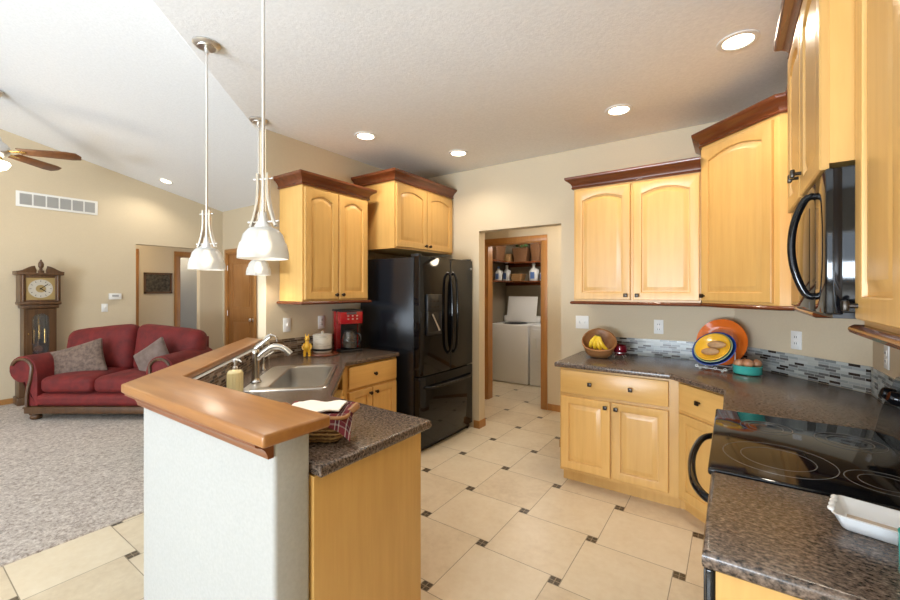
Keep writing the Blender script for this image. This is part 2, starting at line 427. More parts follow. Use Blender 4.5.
# rear wall with the dining and living windows (behind the photographer)
wall('wall_rear', [(-7.67, -7.1, RY-.12, RY, 0, 5.0), (-7.1, -4.1, RY-.12, RY, 2.8, 5.0), (-7.1, -4.1, RY-.12, RY, 0, .4), (-4.1, -2.7, RY-.12, RY, 0, 5.0), (-2.7, .3, RY-.12, RY, 2.55, 5.0), (-2.7, .3, RY-.12, RY, 0, .15), (.3, .73, RY-.12, RY, 0, 5.0)])
def window(n, x0, x1, z0, z1):
    b = B()
    for q in ((x0, x0+.06, z0, z1), (x1-.06, x1, z0, z1), ((x0+x1)/2-.04, (x0+x1)/2+.04, z0, z1)): b.box(q[0], q[1], RY-.1, RY-.02, q[2], q[3])
    b.box(x0, x1, RY-.1, RY-.02, z0, z0+.06); b.box(x0, x1, RY-.1, RY-.02, z1-.06, z1)
    struct('window_%d' % n, b, M['whitetrim'])
window(1, -2.7, .3, .15, 2.55); window(2, -7.1, -4.1, .4, 2.8)
# vaulted ceiling
t = bmesh.new(); vs = []
for z in (0, .1):
    for x, y in ((-7.67, YB+.1), (.73, YB+.1), (.73, RY-.12), (-7.67, RY-.12)): vs.append(t.verts.new((x, y, vault_z(y)+z)))
t.faces.new(vs[:4]); t.faces.new(vs[4:])
for i in range(4): t.faces.new((vs[i], vs[(i+1) % 4], vs[4+(i+1) % 4], vs[4+i]))
# flat kitchen ceiling with an angled edge above the bar; the vault above it is cut out
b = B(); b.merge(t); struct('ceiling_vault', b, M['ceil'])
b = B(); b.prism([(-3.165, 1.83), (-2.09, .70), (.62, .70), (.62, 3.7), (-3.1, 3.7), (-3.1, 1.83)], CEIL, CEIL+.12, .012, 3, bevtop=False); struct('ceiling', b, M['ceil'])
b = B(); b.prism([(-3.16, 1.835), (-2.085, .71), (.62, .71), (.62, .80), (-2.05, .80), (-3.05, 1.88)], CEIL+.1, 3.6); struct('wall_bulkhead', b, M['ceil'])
# passage and laundry behind the kitchen
wall('wall_passage', [(-3.35, -2.685, 4.75, 4.87, 0, 2.6), (-2.685, -1.915, 4.75, 4.87, 2.065, 2.6), (-1.915, -.4, 4.75, 4.87, 0, 2.6), (-3.37, -3.25, YB+.1, 4.8, 0, 2.6), (-.5, -.4, YB+.1, 4.8, 0, 2.6)])
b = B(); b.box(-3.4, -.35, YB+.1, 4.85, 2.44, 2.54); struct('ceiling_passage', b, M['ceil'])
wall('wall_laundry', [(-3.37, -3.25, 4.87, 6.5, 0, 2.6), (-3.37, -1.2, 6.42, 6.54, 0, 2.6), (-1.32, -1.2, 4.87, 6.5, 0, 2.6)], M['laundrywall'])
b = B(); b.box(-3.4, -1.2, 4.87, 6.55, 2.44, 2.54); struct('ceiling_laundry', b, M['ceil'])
# hallway off the living room
wall('wall_hall', [(-8.77, -8.65, 1.9, 2.05, 0, 2.6), (-8.77, -8.65, 2.05, 2.72, 2.1, 2.6), (-8.77, -8.65, 2.72, 3.42, 0, 2.6), (-8.77, -8.65, 3.42, 4.25, 2.1, 2.6), (-8.77, -8.65, 4.25, 4.5, 0, 2.6), (-9.5, -7.6, 1.85, 1.95, 0, 2.6), (-9.5, -7.6, 4.45, 4.55, 0, 2.6)])
wall('wall_hall_room', [(-9.5, -9.4, 1.8, 4.6, 0, 2.6)], M['greywall'])
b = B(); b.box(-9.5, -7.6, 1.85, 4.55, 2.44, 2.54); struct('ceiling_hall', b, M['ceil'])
# pony wall under the bar
b = B(); b.prism([(-1.085, .80), (-1.085, .675), (-2.045, .675), (-3.16, 1.80), (-3.16, 1.93), (-3.05, 1.83), (-2.00, .80)], 0, 1.03, .014, 3, bevtop=False, bevbot=False, bevvert=True)
struct('wall_pony', b, M['ponywall'])
# baseboards
BBP = [(0, 0), (.012, 0), (.012, .065), (.006, .08), (0, .08)]
def base(name, *paths):
    b = B()
    for p in paths: b.sweep(p, BBP)
    struct(name, b, M['trim'])
base('baseboard_living', [(-7.55, RY, .0), (-7.55, 2.40, .0)], [(-7.55, 3.32, 0), (-7.55, YB, 0), (-7.45, YB, 0)], [(-6.43, YB, 0), (-3.16, YB, 0), (-3.16, 1.95, 0)])
base('baseboard_kitchen', [(-2.25, YB, 0), (-2.19, YB, 0), (-2.19, YB+.12, 0)], [(-1.305, YB+.12, 0), (-1.305, YB, 0), (-1.14, YB, 0)])
base('baseboard_passage', [(-1.84, 4.75, 0), (-.5, 4.75, 0)], [(-3.25, 4.75, 0), (-2.76, 4.75, 0)])
def casing(name, x0, x1, z1, y, w=.07, M_=None, jamb=.12):
    b = B()
    for xa, xb in ((x0-w, x0), (x1, x1+w)): b.box(xa, xb, -.018, 0, 0, z1+w, .004, M=M_)
    b.box(x0-w, x1+w, -.019, 0, z1, z1+w, .004, M=M_)
    for xa, xb in ((x0, x0+.015), (x1-.015, x1)): b.box(xa, xb, -.005, jamb, 0, z1, M=M_)
    b.box(x0, x1, -.005, jamb, z1-.015, z1, M=M_)
    struct(name, b, M['trim'])
casing('trim_1', -2.685, -1.915, 2.065, 0, M_=T(0, 4.75, 0))
RZ90 = R(90, 'Z')
casing('trim_2', 3.44, 4.25, 2.1, 0, .09, T(-8.65, 0, 0) @ RZ90)
casing('trim_3', 2.05, 2.70, 2.1, 0, .09, T(-8.65, 0, 0) @ RZ90)
casing('trim_4', -7.38, -6.50, 2.11, 0, .07, T(0, YB, 0))
# interior oak door on the living back wall
def six_panel():
    b = B(); b.box(-7.365, -6.515, YB+.02, YB+.055, .01, 2.095)
    d = struct('door_1', b, M['doorwood'])
    p = B()
    for x0, x1, z0, z1 in ((-7.25, -6.63, .22, .95), (-7.25, -6.63, 1.12, 1.95)):
        p.sweep([(x0, YB+.02, 0), (x1, YB+.02, 0)], [(0, z0), (.004, z0), (.004, z0+.02), (0, z0+.02)])
        p.sweep([(x0, YB+.02, 0), (x1, YB+.02, 0)], [(0, z1-.02), (.004, z1-.02), (.004, z1), (0, z1)])
        p.box(x0, x0+.02, YB+.016, YB+.021, z0, z1); p.box(x1-.02, x1, YB+.016, YB+.021, z0, z1)
        p.box(x0+.05, x1-.05, YB+.012, YB+.021, z0+.05, z1-.05, .006)
    obj('door_panel', p, M['doorwood'], d)
    k = B(); k.lathe([(.03, 0), (.03, .008), (.011, .012), (.011, .035), (.027, .045), (.03, .058), (.022, .07), (0, .074)], 20, M=T(-6.58, YB+.02, .96) @ R(90, 'X')); obj('door_knob', k, M['nickel'], d)
    for z in (.25, 1.05, 1.85):
        h = B(); h.cyl((-7.372, YB+.0, z-.045), (-7.372, YB+.0, z+.045), .008, 10); obj('hinge', h, M['nickel'], d)
six_panel()

# ------------------------------------------------------------------ cabinets
def outline(x0, x1, z0, z1, d, rise, n=10):
    """outline of a panel opening, inset by d; the top is a shallow arch of height rise with small shoulders"""
    xa, xb = x0+d, x1-d; za = z0+d; zt = z1-d
    pts = [(xa, za), (xb, za)]
    if rise <= 0:
        return pts+[(xb, zt)]+[(xb+(xa-xb)*i/n, zt) for i in range(1, n)]+[(xa, zt)]
    sh = .018; zs = z1-rise-d
    pts.append((xb, zs)); a, c = xb-sh+d*.5, xa+sh-d*.5; xc = (a+c)/2; hw = (a-c)/2
    for i in range(1, n):
        x = a+(c-a)*(i-1)/(n-2); pts.append((x, zs+.004+(zt-zs-.004)*(1-((x-xc)/hw)**2)))
    pts.append((xa, zs))
    return pts
def door_mesh(w, h, rise=0, t=.02, stile=.058, n=12):
    bm = bmesh.new(); rings = []
    def rect(i):
        o = outline(0, w, 0, h, i, 0, n); return o
    op = lambda d: outline(stile, w-stile, stile, h-stile+.006, d, rise, n)
    for pts, y in ((rect(0), 0), (rect(0), -t+.004), (rect(.004), -t), (op(-.004), -t), (op(0), -t+.002), (op(.002), -t+.012), (op(.009), -t+.013), (op(.013), -t+.012), (op(.038), -t+.004), (op(.041), -t+.004)):
        rings.append([bm.verts.new((x, y, z)) for x, z in pts])
    for a, c in zip(rings, rings[1:]):
        k = len(a)
        for i in range(k): bm.faces.new((a[i], a[(i+1) % k], c[(i+1) % k], c[i]))
    bm.faces.new(rings[0]); bm.faces.new(rings[-1])
    b = B(); b.merge(bm); return b
def drawer_mesh(w, h, t=.02):
    b = B(); b.box(0, w, -t, 0, 0, h, .005, 2); return b
def knob_mesh(kind):
    b = B()
    if kind == 'square':
        b.cyl((0, 0, 0), (0, -.018, 0), .006, 10); b.box(-.014, .014, -.03, -.017, -.014, .014, .004, 2)
    else:
        b.lathe([(.008, 0), (.006, .01), (.006, .014), (.014, .018), (.0155, .024), (.011, .03), (0, .032)], 16, M=R(90, 'X'))
    return b
RAIL = [(0, 0), (.016, 0), (.025, -.007), (.027, -.013), (.024, -.021), (.014, -.026), (-.02, -.026), (-.02, 0)]
CROWN = [(-.01, 0), (.012, 0), (.018, .006), (.016, .014), (.012, .018), (.014, .026), (.022, .042), (.036, .056), (.052, .066), (.058, .07), (.062, .078), (.062, .092), (-.01, .092)]
def cabinet(name, label, cat, loc, rot, w, d, z0, z1, doors=(), drawers=(), poly=None, crown=None, rail=None, toe=False, toe_poly=None, knob='square', group=None):
    r = thing(name, label, cat, (loc[0], loc[1], 0), math.radians(rot), group)
    b = B()
    if poly is None: poly = [(0, 0), (w, 0), (w, d), (0, d)]
    b.prism(poly, z0+(.10 if toe else 0), z1)
    if toe: b.prism(toe_poly or [(x, y+(.075 if y < .01 else 0)) for x, y in poly], 0.002, z0+.10)
    obj('body', b, M['maple'], r)
    kmat = M['pewter'] if knob == 'square' else M['bronze']
    for x0, x1, a0, a1, rise, ks in doors:
        o = obj('door', door_mesh(x1-x0, a1-a0, rise), M['maple'], r, (x0, 0, a0))
        if ks:
            kx = .03 if ks[0] == 'l' else x1-x0-.03
            kz = .035 if ks[1] == 'b' else a1-a0-.035
            if ks[1] == 'm': kz = .075
            if ks[1] == 't': kz = a1-a0-.04
            obj('knob', knob_mesh(knob), kmat, o, (kx, -.02, kz))
    for x0, x1, a0, a1, kx in drawers:
        o = obj('drawer', drawer_mesh(x1-x0, a1-a0), M['maple_x'], r, (x0, 0, a0))
        for q in kx: obj('knob', knob_mesh(knob), kmat, o, ((x1-x0)*q, -.02, (a1-a0)/2))
    if crown:
        b = B(); b.sweep([(x, y, z1-.004) for x, y in crown], CROWN); obj('crown_molding', b, M['cherry'], r)
    if rail:
        b = B(); b.sweep([(x, y, z0) for x, y in rail], RAIL); obj('light_rail', b, M['cherry'], r)
    return r
UZ = 1.37
# upper run, back wall
w = .885; c0 = -1.062
cabinet('wall_cabinet', 'two-door maple upper cabinet with arched panels above the banana basket', 'cabinet', (c0, 3.32), 0, w, .375, UZ, 2.285,
        [(.012, w/2-.012, UZ+.015, 2.265, .034, 'rb'), (w/2+.008, w-.008, UZ+.015, 2.265, .034, 'lb')],
        crown=[(0, .375), (0, 0), (w, 0)], rail=[(0, .375), (0, 0), (w, 0)], group='maple wall cabinets')
# diagonal corner upper
rt = math.sqrt(.5)
def loc45(p, o=(-.172, 3.33)):   # world to local of the corner cabinet, local x along (1,-1)
    dx, dy = p[0]-o[0], p[1]-o[1]; return ((dx-dy)*rt, (dx+dy)*rt)
cw = [(-.172, 3.33), (.222, 2.936), (.605, 2.936), (.605, 3.02), (.015, 3.69), (-.172, 3.69)]
wd = loc45(cw[1])[0]
cabinet('corner_wall_cabinet', 'tall single-door maple corner cabinet standing diagonally, above the plates', 'cabinet', cw[0], -45, wd, .3, UZ, 2.455,
        [(.012, wd-.035, UZ+.015, 2.43, .04, 'lb')], poly=[loc45(p) for p in cw],
        crown=[loc45(p) for p in ((-.172, 3.69), (-.172, 3.33), (.222, 2.936), (.31, 2.936))], rail=[loc45(p) for p in ((-.172, 3.5), (-.172, 3.33), (.222, 2.936), (.31, 2.936))], group='maple wall cabinets')
# narrow upper between the corner and the microwave
w = .655
cabinet('wall_cabinet', 'narrow maple upper cabinet between corner cabinet and black microwave', 'cabinet', (.302, 2.934), -90, w, .30, UZ, 2.455,
        [(.02, w-.02, UZ+.015, 2.43, .045, None)], rail=[(0, 0), (w, 0), (w, .305)], crown=[(0, 0), (w, 0)], group='maple wall cabinets')
# cabinet above the microwave
w = .78
cabinet('wall_cabinet', 'two-door maple cabinet directly above the black microwave', 'cabinet', (.215, 2.255), -90, w, .39, 1.80, 2.455,
        [(.01, w/2-.008, 1.785, 2.43, .034, 'rm'), (w/2+.005, w-.004, 1.785, 2.43, .034, 'lm')], crown=[(0, .385), (0, 0), (w, 0), (w, .385)], group='maple wall cabinets')
# near upper on the right wall
w = .75
cabinet('wall_cabinet', 'nearest maple upper cabinet at right edge, beside the microwave', 'cabinet', (.28, 1.465), -90, w, .325, UZ, 2.455,
        [(.012, w/2-.01, UZ+.015, 2.43, .04, 'lb'), (w/2+.008, w-.01, UZ+.015, 2.43, .04, None)], rail=[(0, .1), (0, 0), (w, 0), (w, .325)], crown=[(0, 0), (w, 0)], group='maple wall cabinets')
# left wall uppers
w = .685
cabinet('wall_cabinet', 'two-door maple upper cabinet above the red coffee maker, left of fridge', 'cabinet', (-2.74, 1.945), 90, w, .305, UZ, 2.285,
        [(.012, w/2-.004, UZ+.015, 2.265, .034, 'rb'), (w/2+.004, w-.012, UZ+.015, 2.265, .034, 'lb')],
        crown=[(0, .305), (0, 0), (w, 0), (w, .305)], rail=[(0, .305), (0, 0), (w, 0), (w, .305)], knob='round', group='maple wall cabinets')
w = .92
cabinet('wall_cabinet', 'short deep maple cabinet with two doors above the black refrigerator', 'cabinet', (-2.53, 2.765), 90, w, .515, 1.845, 2.465,
        [(.012, w/2-.004, 1.86, 2.44, .034, 'rb'), (w/2+.004, w-.012, 1.86, 2.44, .034, 'lb')],
        crown=[(0, .515), (0, 0), (w, 0), (w, .3)], knob='round', group='maple wall cabinets')
# base cabinets, back wall
w = .745
cabinet('base_cabinet', 'two-door maple base cabinet with wide drawer and two knobs', 'cabinet', (-1.075, 3.03), 0, w+.045, .66, 0, .875,
        [(.012, w/2-.006, .125, .665, 0, 'rt'), (w/2+.006, w-.012, .125, .665, 0, 'lt')], [(.012, w-.012, .69, .86, (.3, .68))], toe=True, group='maple base cabinets')
cb = [(-.285, 3.035), (.0, 2.75), (.0, 2.245), (.6, 2.245), (.6, 3.0), (.01, 3.69), (-.285, 3.69)]
def locb(p): return loc45(p, cb[0])
wd = locb(cb[1])[0]
cabinet('corner_base_cabinet', 'narrow angled maple base cabinet with one drawer, beside the oven handle', 'cabinet', cb[0], -45, wd, .3, 0, .875,
        [(.02, wd-.03, .125, .665, 0, None)], [(.02, wd-.03, .69, .86, (.5,))], poly=[locb(p) for p in cb], toe=True, toe_poly=[locb(p) for p in ((-.254, 3.11), (.07, 2.786), (.07, 2.245), (.6, 2.245), (.6, 3.0), (.01, 3.69), (-.284, 3.69), (-.284, 3.11))], group='maple base cabinets')
# base cabinets, left
w = .60
cabinet('base_cabinet', 'maple base cabinet with one drawer below the coffee maker', 'cabinet', (-2.44, 2.085), 90, w, .6, 0, .875,
        [(.05, w/2-.004, .125, .665, 0, 'rt'), (w/2+.004, w-.012, .125, .665, 0, 'lt')], [(.05, w-.012, .69, .86, (.5,))], toe=True, knob='round', group='maple base cabinets')
cs = [(-2.43, 2.08), (-3.04, 2.08), (-3.04, 1.84), (-2.00, .805), (-1.74, .805), (-1.74, 1.37)]
def locs(p):   # local x along (-1,1), front faces (1,1)
    dx, dy = p[0]+1.735, p[1]-1.375; return ((-dx+dy)*rt, (-dx-dy)*rt)
wd = locs(cs[0])[0]
cabinet('sink_cabinet', 'angled maple sink base cabinet under the stainless sink', 'cabinet', (-1.735, 1.375), 135, wd, .3, 0, .70,
        [(.05, wd/2-.004, .125, .665, 0, 'rt'), (wd/2+.004, wd-.05, .125, .665, 0, 'lt')], poly=[locs(p) for p in cs], toe=False, knob='round', group='maple base cabinets')
w = .655
cabinet('base_cabinet', 'peninsula maple base cabinet with plain end panel under the counter', 'cabinet', (-1.075, 1.335), 180, w, .53, 0, .875,
        [(.012, w/2-.004, .125, .665, 0, 'rt'), (w/2+.004, w-.012, .125, .665, 0, 'lt')], [(.012, w-.012, .69, .86, (.5,))], toe=False, knob='round', group='maple base cabinets')
# near right base cabinet and dishwasher front
w = .44
cabinet('base_cabinet', 'maple base cabinet in the right foreground under the near counter', 'cabinet', (-.028, 1.462), -90, w, .62, 0, .875, toe=False, group='maple base cabinets')
b = B(); b.box(-.047, -.030, 1.025, 1.455, .1, .865, .004)
d = tag(obj('dishwasher', b, M['black']), 'slim black dishwasher front set into foreground base cabinet', 'dishwasher')
b = B(); b.box(-.051, -.045, 1.05, 1.44, .77, .85, .002); obj('control_strip', b, M['blackmat'], d)

# ------------------------------------------------------------------ worktops, bar
def counter(name, label, poly, holes=(), grp='brown laminate countertops'):
    b = B(); b.prism(poly, .876, .914, .012, 3, holes); return tag(obj(name, b, M['counter']), label, 'countertop', grp)
def rrect(cx, cy, hx, hy, r, ang, n=5):
    pts = []
    for sx, sy, a0 in ((1, 1, 0), (-1, 1, 90), (-1, -1, 180), (1, -1, 270)):
        for i in range(n+1):
            a = math.radians(a0+90*i/n); pts.append((sx*(hx-r)+r*math.cos(a), sy*(hy-r)+r*math.sin(a)))
    ca, sa = math.cos(ang), math.sin(ang)
    return [(cx+x*ca-y*sa, cy+x*sa+y*ca) for x, y in pts]
SK = (-2.26, 1.56); SA = math.radians(135)    # sink centre; local x along (-1,1)
counter('countertop', 'L-shaped brown laminate countertop around the stainless sink', [(-1.04, .805), (-1.04, 1.365), (-1.70, 1.385), (-2.405, 2.09), (-2.405, 2.69), (-3.048, 2.69), (-3.048, 1.84), (-2.01, .805)],
        [rrect(SK[0], SK[1], .345, .205, .05, SA)])
counter('countertop', 'brown laminate countertop below the diagonal corner with plates on it', [(-1.11, 3.0), (-.335, 3.0), (-.035, 2.70), (-.035, 2.238), (.607, 2.238), (.607, 3.02), (.01, 3.697), (-1.11, 3.697)])
counter('countertop', 'right foreground brown laminate countertop holding the white dish', [(-.052, 1.465), (-.052, 1.0), (.607, 1.0), (.607, 1.465)])
# bar top with moulding below
bp = [(-1.03, .835), (-1.03, .61), (-2.085, .61), (-3.30, 1.815), (-3.07, 1.815), (-2.065, .835)]
b = B(); b.prism(bp, 1.032, 1.07, .009, 3, bevvert=True)
bar = tag(obj('bar_top', b, M['bartop']), 'raised reddish wooden bar top bent around the sink corner', 'bar top')
b = B(); b.sweep([(-1.085, .78, 1.03), (-1.085, .675, 1.03), (-2.045, .675, 1.03), (-3.15, 1.79, 1.03)][::-1], [(-.004, -.0), (-.05, 0), (-.05, -.006), (-.036, -.014), (-.02, -.028), (-.012, -.044), (-.01, -.05), (-.004, -.05)])
b.bm.free(); b = B()
b.sweep([(-3.15, 1.785, 1.032), (-2.045, .675, 1.032), (-1.085, .675, 1.032)], [(0, 0), (.056, 0), (.056, -.009), (.05, -.013), (.038, -.018), (.027, -.028), (.02, -.042), (.017, -.055), (0, -.055)])
obj('cove_molding', b, M['baredge'], bar)
# backsplashes (local x along the wall)
def splash(p0, p1, z0, z1, m, label, t=.008):
    p0, p1 = Vector(p0), Vector(p1); ln = (p1-p0).length
    b = B(); b.box(0, ln, -t, 0, z0, z1); a = math.atan2(p1.y-p0.y, p1.x-p0.x)
    return tag(obj('tile_backsplash', b, m, None, (p0.x, p0.y, 0), (0, 0, a)), label, 'backsplash', 'mosaic backsplashes')
splash((-1.08, YB), (.013, YB), .914, 1.055, M['mosaic_cool'], 'grey glass mosaic backsplash behind the banana basket')
splash((.0156, YB-.002), (.607, 3.032), .914, 1.055, M['mosaic_cool'], 'grey mosaic backsplash on the angled corner wall behind turquoise dish')
splash((.61, 3.02), (.61, 2.24), .914, 1.055, M['mosaic_cool'], 'short grey mosaic backsplash on right wall by the stove knobs')
splash((-3.05, 1.86), (-3.05, 2.69), .914, 1.055, M['mosaic_warm'], 'brown mosaic backsplash strip behind the crock and figurine')
splash((-2.04, .838), (-3.046, 1.836), .914, 1.03, M['mosaic_warm'], 'brown mosaic backsplash behind the faucet under the bar', t=.008)

# ------------------------------------------------------------------ sink, faucets, soap
def sink():
    r = thing('kitchen_sink', 'stainless steel drop-in sink in the angled counter corner', 'sink', (SK[0], SK[1], .914), SA)
    def ring(hx, hy, rad, z): return [(x, y, z) for x, y in rrect(0, 0, hx, hy, rad, 0)]
    t = bmesh.new(); rings = []
    for hx, hy, rad, z, oy in ((.37, .225, .06, .001, 0), (.365, .22, .06, .006, 0), (.325, .150, .06, .006, -.05), (.318, .143, .06, .0, -.05), (.31, .135, .06, -.16, -.05), (.28, .105, .06, -.185, -.05), (.04, .04, .04, -.19, -.05)):
        rings.append([t.verts.new((p[0], p[1]+oy, p[2])) for p in ring(hx, hy, rad, z)])
    for a, c in zip(rings, rings[1:]):
        k = len(a)
        for i in range(k): t.faces.new((a[i], a[(i+1) % k], c[(i+1) % k], c[i]))
    t.faces.new(rings[-1])
    b = B(); b.merge(t); obj('basin', b, M['steel'], r)
    b = B(); b.lathe([(.04, 0), (.042, .003), (.03, .004), (.025, -.004), (0, -.004)], 20, (0, -.05, -.19)); obj('drain', b, M['nickel'], r)
sink()
def faucet():
    r = thing('kitchen_faucet', 'large brushed nickel pull-out faucet with lever beside soap bottle', 'faucet', (-2.285, 1.31, .921), math.radians(45))
    b = B(); b.lathe([(.030, 0), (.030, .006), (.024, .014), (.021, .03), (.0205, .13), (.024, .17), (.025, .185), (.016, .20), (0, .204)], 20); obj('body', b, M['faucetmetal'], r)
    b = B(); b.tube([(.0, 0, .13), (.03, .0, .165), (.075, 0, .198), (.12, 0, .206), (.16, 0, .19), (.19, 0, .16)], [.018, .019, .019, .018, .018, .02], 14); obj('spout', b, M['faucetmetal'], r)
    b = B(); b.tube([(0, 0, .185), (.005, -.005, .205), (.03, -.01, .225), (.06, -.018, .25), (.085, -.024, .268)], [.02, .02, .017, .014, .012], 12, flat=.75); obj('lever', b, M['faucetmetal'], r)
    r = thing('water_filter_faucet', 'thin gooseneck filter tap between main faucet and wall', 'faucet', (-2.63, 1.56, .914), math.radians(45))
    b = B(); b.lathe([(.016, 0), (.016, .01), (.009, .02), (.008, .10), (.011, .105), (.011, .12), (0, .122)], 14); obj('body', b, M['faucetmetal'], r)
    b = B(); b.tube([(0, 0, .11), (0, 0, .18), (.012, 0, .22), (.045, 0, .24), (.08, 0, .225), (.088, 0, .19)], .0058, 10); obj('spout', b, M['faucetmetal'], r)
    b = B(); b.tube([(0, 0, .085), (.03, .02, .10), (.06, .03, .12)], [.006, .006, .008], 8); obj('lever', b, M['faucetmetal'], r)
faucet()
def soap():
    r = thing('soap_dispenser', 'cream yellow ceramic soap bottle with nickel pump', 'soap dispenser', (-2.145, 1.115, .914), math.radians(20)); r.scale = (.86, .86, 1)
    b = B(); pts = [(.040, 0), (.043, .004), (.043, .11), (.041, .118), (.035, .124), (.018, .126), (.015, .130), (0, .130)]
    b.lathe(pts, 28); 
    for i in range(16):
        a = 2*PI*i/16; b.cyl((.043*math.cos(a), .043*math.sin(a), .01), (.043*math.cos(a), .043*math.sin(a), .112), .0025, 6)
    obj('bottle', b, M['cream'], r)
    b = B(); b.lathe([(.014, .129), (.014, .142), (.007, .146), (.007, .165), (.013, .167), (.014, .18), (.008, .186), (0, .186)], 16); b.tube([(0, 0, .176), (.03, 0, .178), (.045, 0, .170)], [.006, .005, .004], 8); obj('pump', b, M['nickel'], r)
soap()

# ------------------------------------------------------------------ left counter items
def coffee():
    r = thing('coffee_maker', 'red and black drip coffee maker with glass carafe', 'coffee maker', (-2.86, 2.50, .914), math.radians(68))
    b = B(); b.box(-.105, .105, .0, .11, .0, .36, .012); b.box(-.105, .105, -.11, .02, .245, .355, .012); obj('housing', b, M['red'], r)
    b = B(); b.box(-.1, .1, -.12, .1, 0, .022, .006); b.box(-.062, .09, -.008, .001, .022, .24); b.box(-.108, .108, -.108, .112, .352, .372, .008); obj('base', b, M['blackmat'], r)
    b = B(); b.lathe([(.05, 0), (.066, .01), (.068, .08), (.058, .12), (.05, .135), (.05, .15), (.046, .15), (.046, .135), (.054, .118), (.063, .08), (.061, .012), (0, .01)], 24, (0, -.055, .025)); obj('carafe', b, M['glass'], r)
    b = B(); b.lathe([(0, .0), (.056, 0), (.06, .045), (0, .045)], 20, (0, -.055, .038)); obj('coffee', b, M['darkin'], r)
    b = B(); b.tube([(.05, -.08, .16), (.075, -.11, .15), (.082, -.118, .11), (.065, -.10, .06)], .009, 8); b.lathe([(.05, .15), (.052, .165), (0, .17)], 20, (0, -.055, .025)); obj('carafe_handle', b, M['blackmat'], r)
    for z in (.318, .29):
        for i in range(3):
            b = B(); b.box(-.008, .008, -.113, -.108, -.006, .006, .002); obj('button', b, M['nickel'], r, (-.03+.04*i, 0, z))
    b = B(); b.box(-.045, .045, -.112, -.108, .33, .35, .002); obj('display', b, M['darkgrey'], r)
coffee()
def crock():
    b = B(); b.lathe([(0, 0), (.115, 0), (.12, .006), (.115, .014), (0, .014)], 32); tag(obj('wooden_trivet', b, M['cherry'], None, (-2.83, 2.22, .915)), 'round reddish wooden board under the marbled crock', 'board')
    r = thing('utensil_crock', 'white marbled ceramic crock with lid beside coffee maker', 'crock', (-2.87, 2.235, .930))
    b = B(); b.lathe([(0, 0), (.07, 0), (.077, .01), (.078, .135), (.074, .142), (0, .142)], 28); obj('body', b, M['marble'], r)
    b = B(); b.lathe([(.079, .140), (.08, .15), (.06, .158), (.012, .16), (.014, .175), (0, .18)], 28); obj('lid', b, M['marble'], r)
    b = B(); b.shell([(.0782, .018), (.0792, .018), (.0792, .036), (.0782, .036)], 28); obj('dark_band', b, M['ink'], r)
    r = thing('figurine', 'small yellow animal figurine standing by the marbled crock', 'figurine', (-2.86, 2.075, .915), math.radians(45))
    b = B(); y = M['yellow']
    b.ell((0, 0, .075), (.026, .022, .04)); b.ell((0, 0, .145), (.02, .022, .022)); b.tube([(0, 0, .10), (0, 0, .135)], [.018, .014], 10)
    b.ell((0, -.022, .14), (.011, .014, .009), 10)
    for s in (-1, 1):
        b.tube([(s*.014, 0, .06), (s*.018, -.004, .03), (s*.018, -.006, .006)], [.014, .012, .011], 8); b.ell((s*.018, -.014, .007), (.011, .018, .007), 10)
        b.tube([(s*.02, 0, .105), (s*.034, -.01, .08), (s*.028, -.024, .06)], [.009, .008, .007], 8); b.tube([(s*.009, .0, .16), (s*.014, 0, .185)], [.006, .003], 6)
    obj('body', b, M['yellow'], r)
    b = B()
    for s in (-1, 1): b.ell((s*.008, -.019, .15), (.003, .003, .003), 8)
    obj('eyes', b, M['ink'], r)
crock()
def bread_basket():
    r = thing('bread_basket', 'woven basket lined with plaid cloth on the peninsula counter', 'basket', (-1.258, .965, .914), YAW)
    def ring(s, z, n=8): return [(x, y, z) for x, y in rrect(0, 0, .118*s, .085*s, .03, 0, n)]
    t = bmesh.new(); rings = [[t.verts.new(p) for p in ring(s, z)] for s, z in ((.70, .002), (.78, .025), (.88, .06), (1, .10), (.97, .10), (.85, .06), (.68, .012))]
    for a, c in zip(rings, rings[1:]):
        k = len(a)
        for i in range(k): t.faces.new((a[i], a[(i+1) % k], c[(i+1) % k], c[i]))
    t.faces.new(rings[0]); t.faces.new(rings[-1])
    b = B(); b.merge(t); 
    for z, s in ((.018, .77), (.036, .83), (.054, .88), (.072, .93)):
        p = ring(s, z); b.tube(p+[p[0]], .0075, 6)
    obj('weave', b, M['wicker'], r)
    b = B(); p = ring(1.01, .097); b.tube(p+[p[0]], .007, 8); obj('rim', b, M['basketwood'], r)
    for s, in ((1,), (-1,)):
        b = B(); b.tube([(s*.115, -.024, .098), (s*.134, -.02, .112), (s*.142, 0, .117), (s*.134, .02, .112), (s*.115, .024, .098)], .008, 8, flat=1.6); obj('handle', b, M['basketwood'], r)
    # plaid cloth draped over the rim with a linen centre
    t = bmesh.new(); n = 24; g = {}
    hx, hy = .132, .10
    for i in range(n+1):
        for j in range(n+1):
            u, v = -1+2*i/n, -1+2*j/n; x, y = u*hx, v*hy
            q = max(abs(x)/.118, abs(y)/.085)
            z = .112-.02*max(0, 1-q)*1.5+.004*math.sin(9*u+5*v)
            if q > 1: z -= (q-1)*.16
            c = max(0, u)*max(0, -v)
            if c > .35: z -= (c-.35)*.085; y -= (c-.35)*.02; x += (c-.35)*.015
            g[i, j] = t.verts.new((x, y, z))
    for i in range(n):
        for j in range(n): t.faces.new((g[i, j], g[i+1, j], g[i+1, j+1], g[i, j+1]))
    bmesh.ops.solidify(t, geom=t.faces[:], thickness=.002)
    b = B(); b.merge(t); obj('plaid_cloth', b, M['plaid'], r)
    b = B(); b.rbox((.094, .062, .004), .003, 12, lambda x, y, z: (x, y, z+.004*math.sin(60*x+1)*math.cos(50*y)-.026*max(0, 1-max(abs(x)/.118, abs(y)/.085))), M=T(-.006, .004, .121)); obj('linen_liner', b, M['linen'], r)
bread_basket()

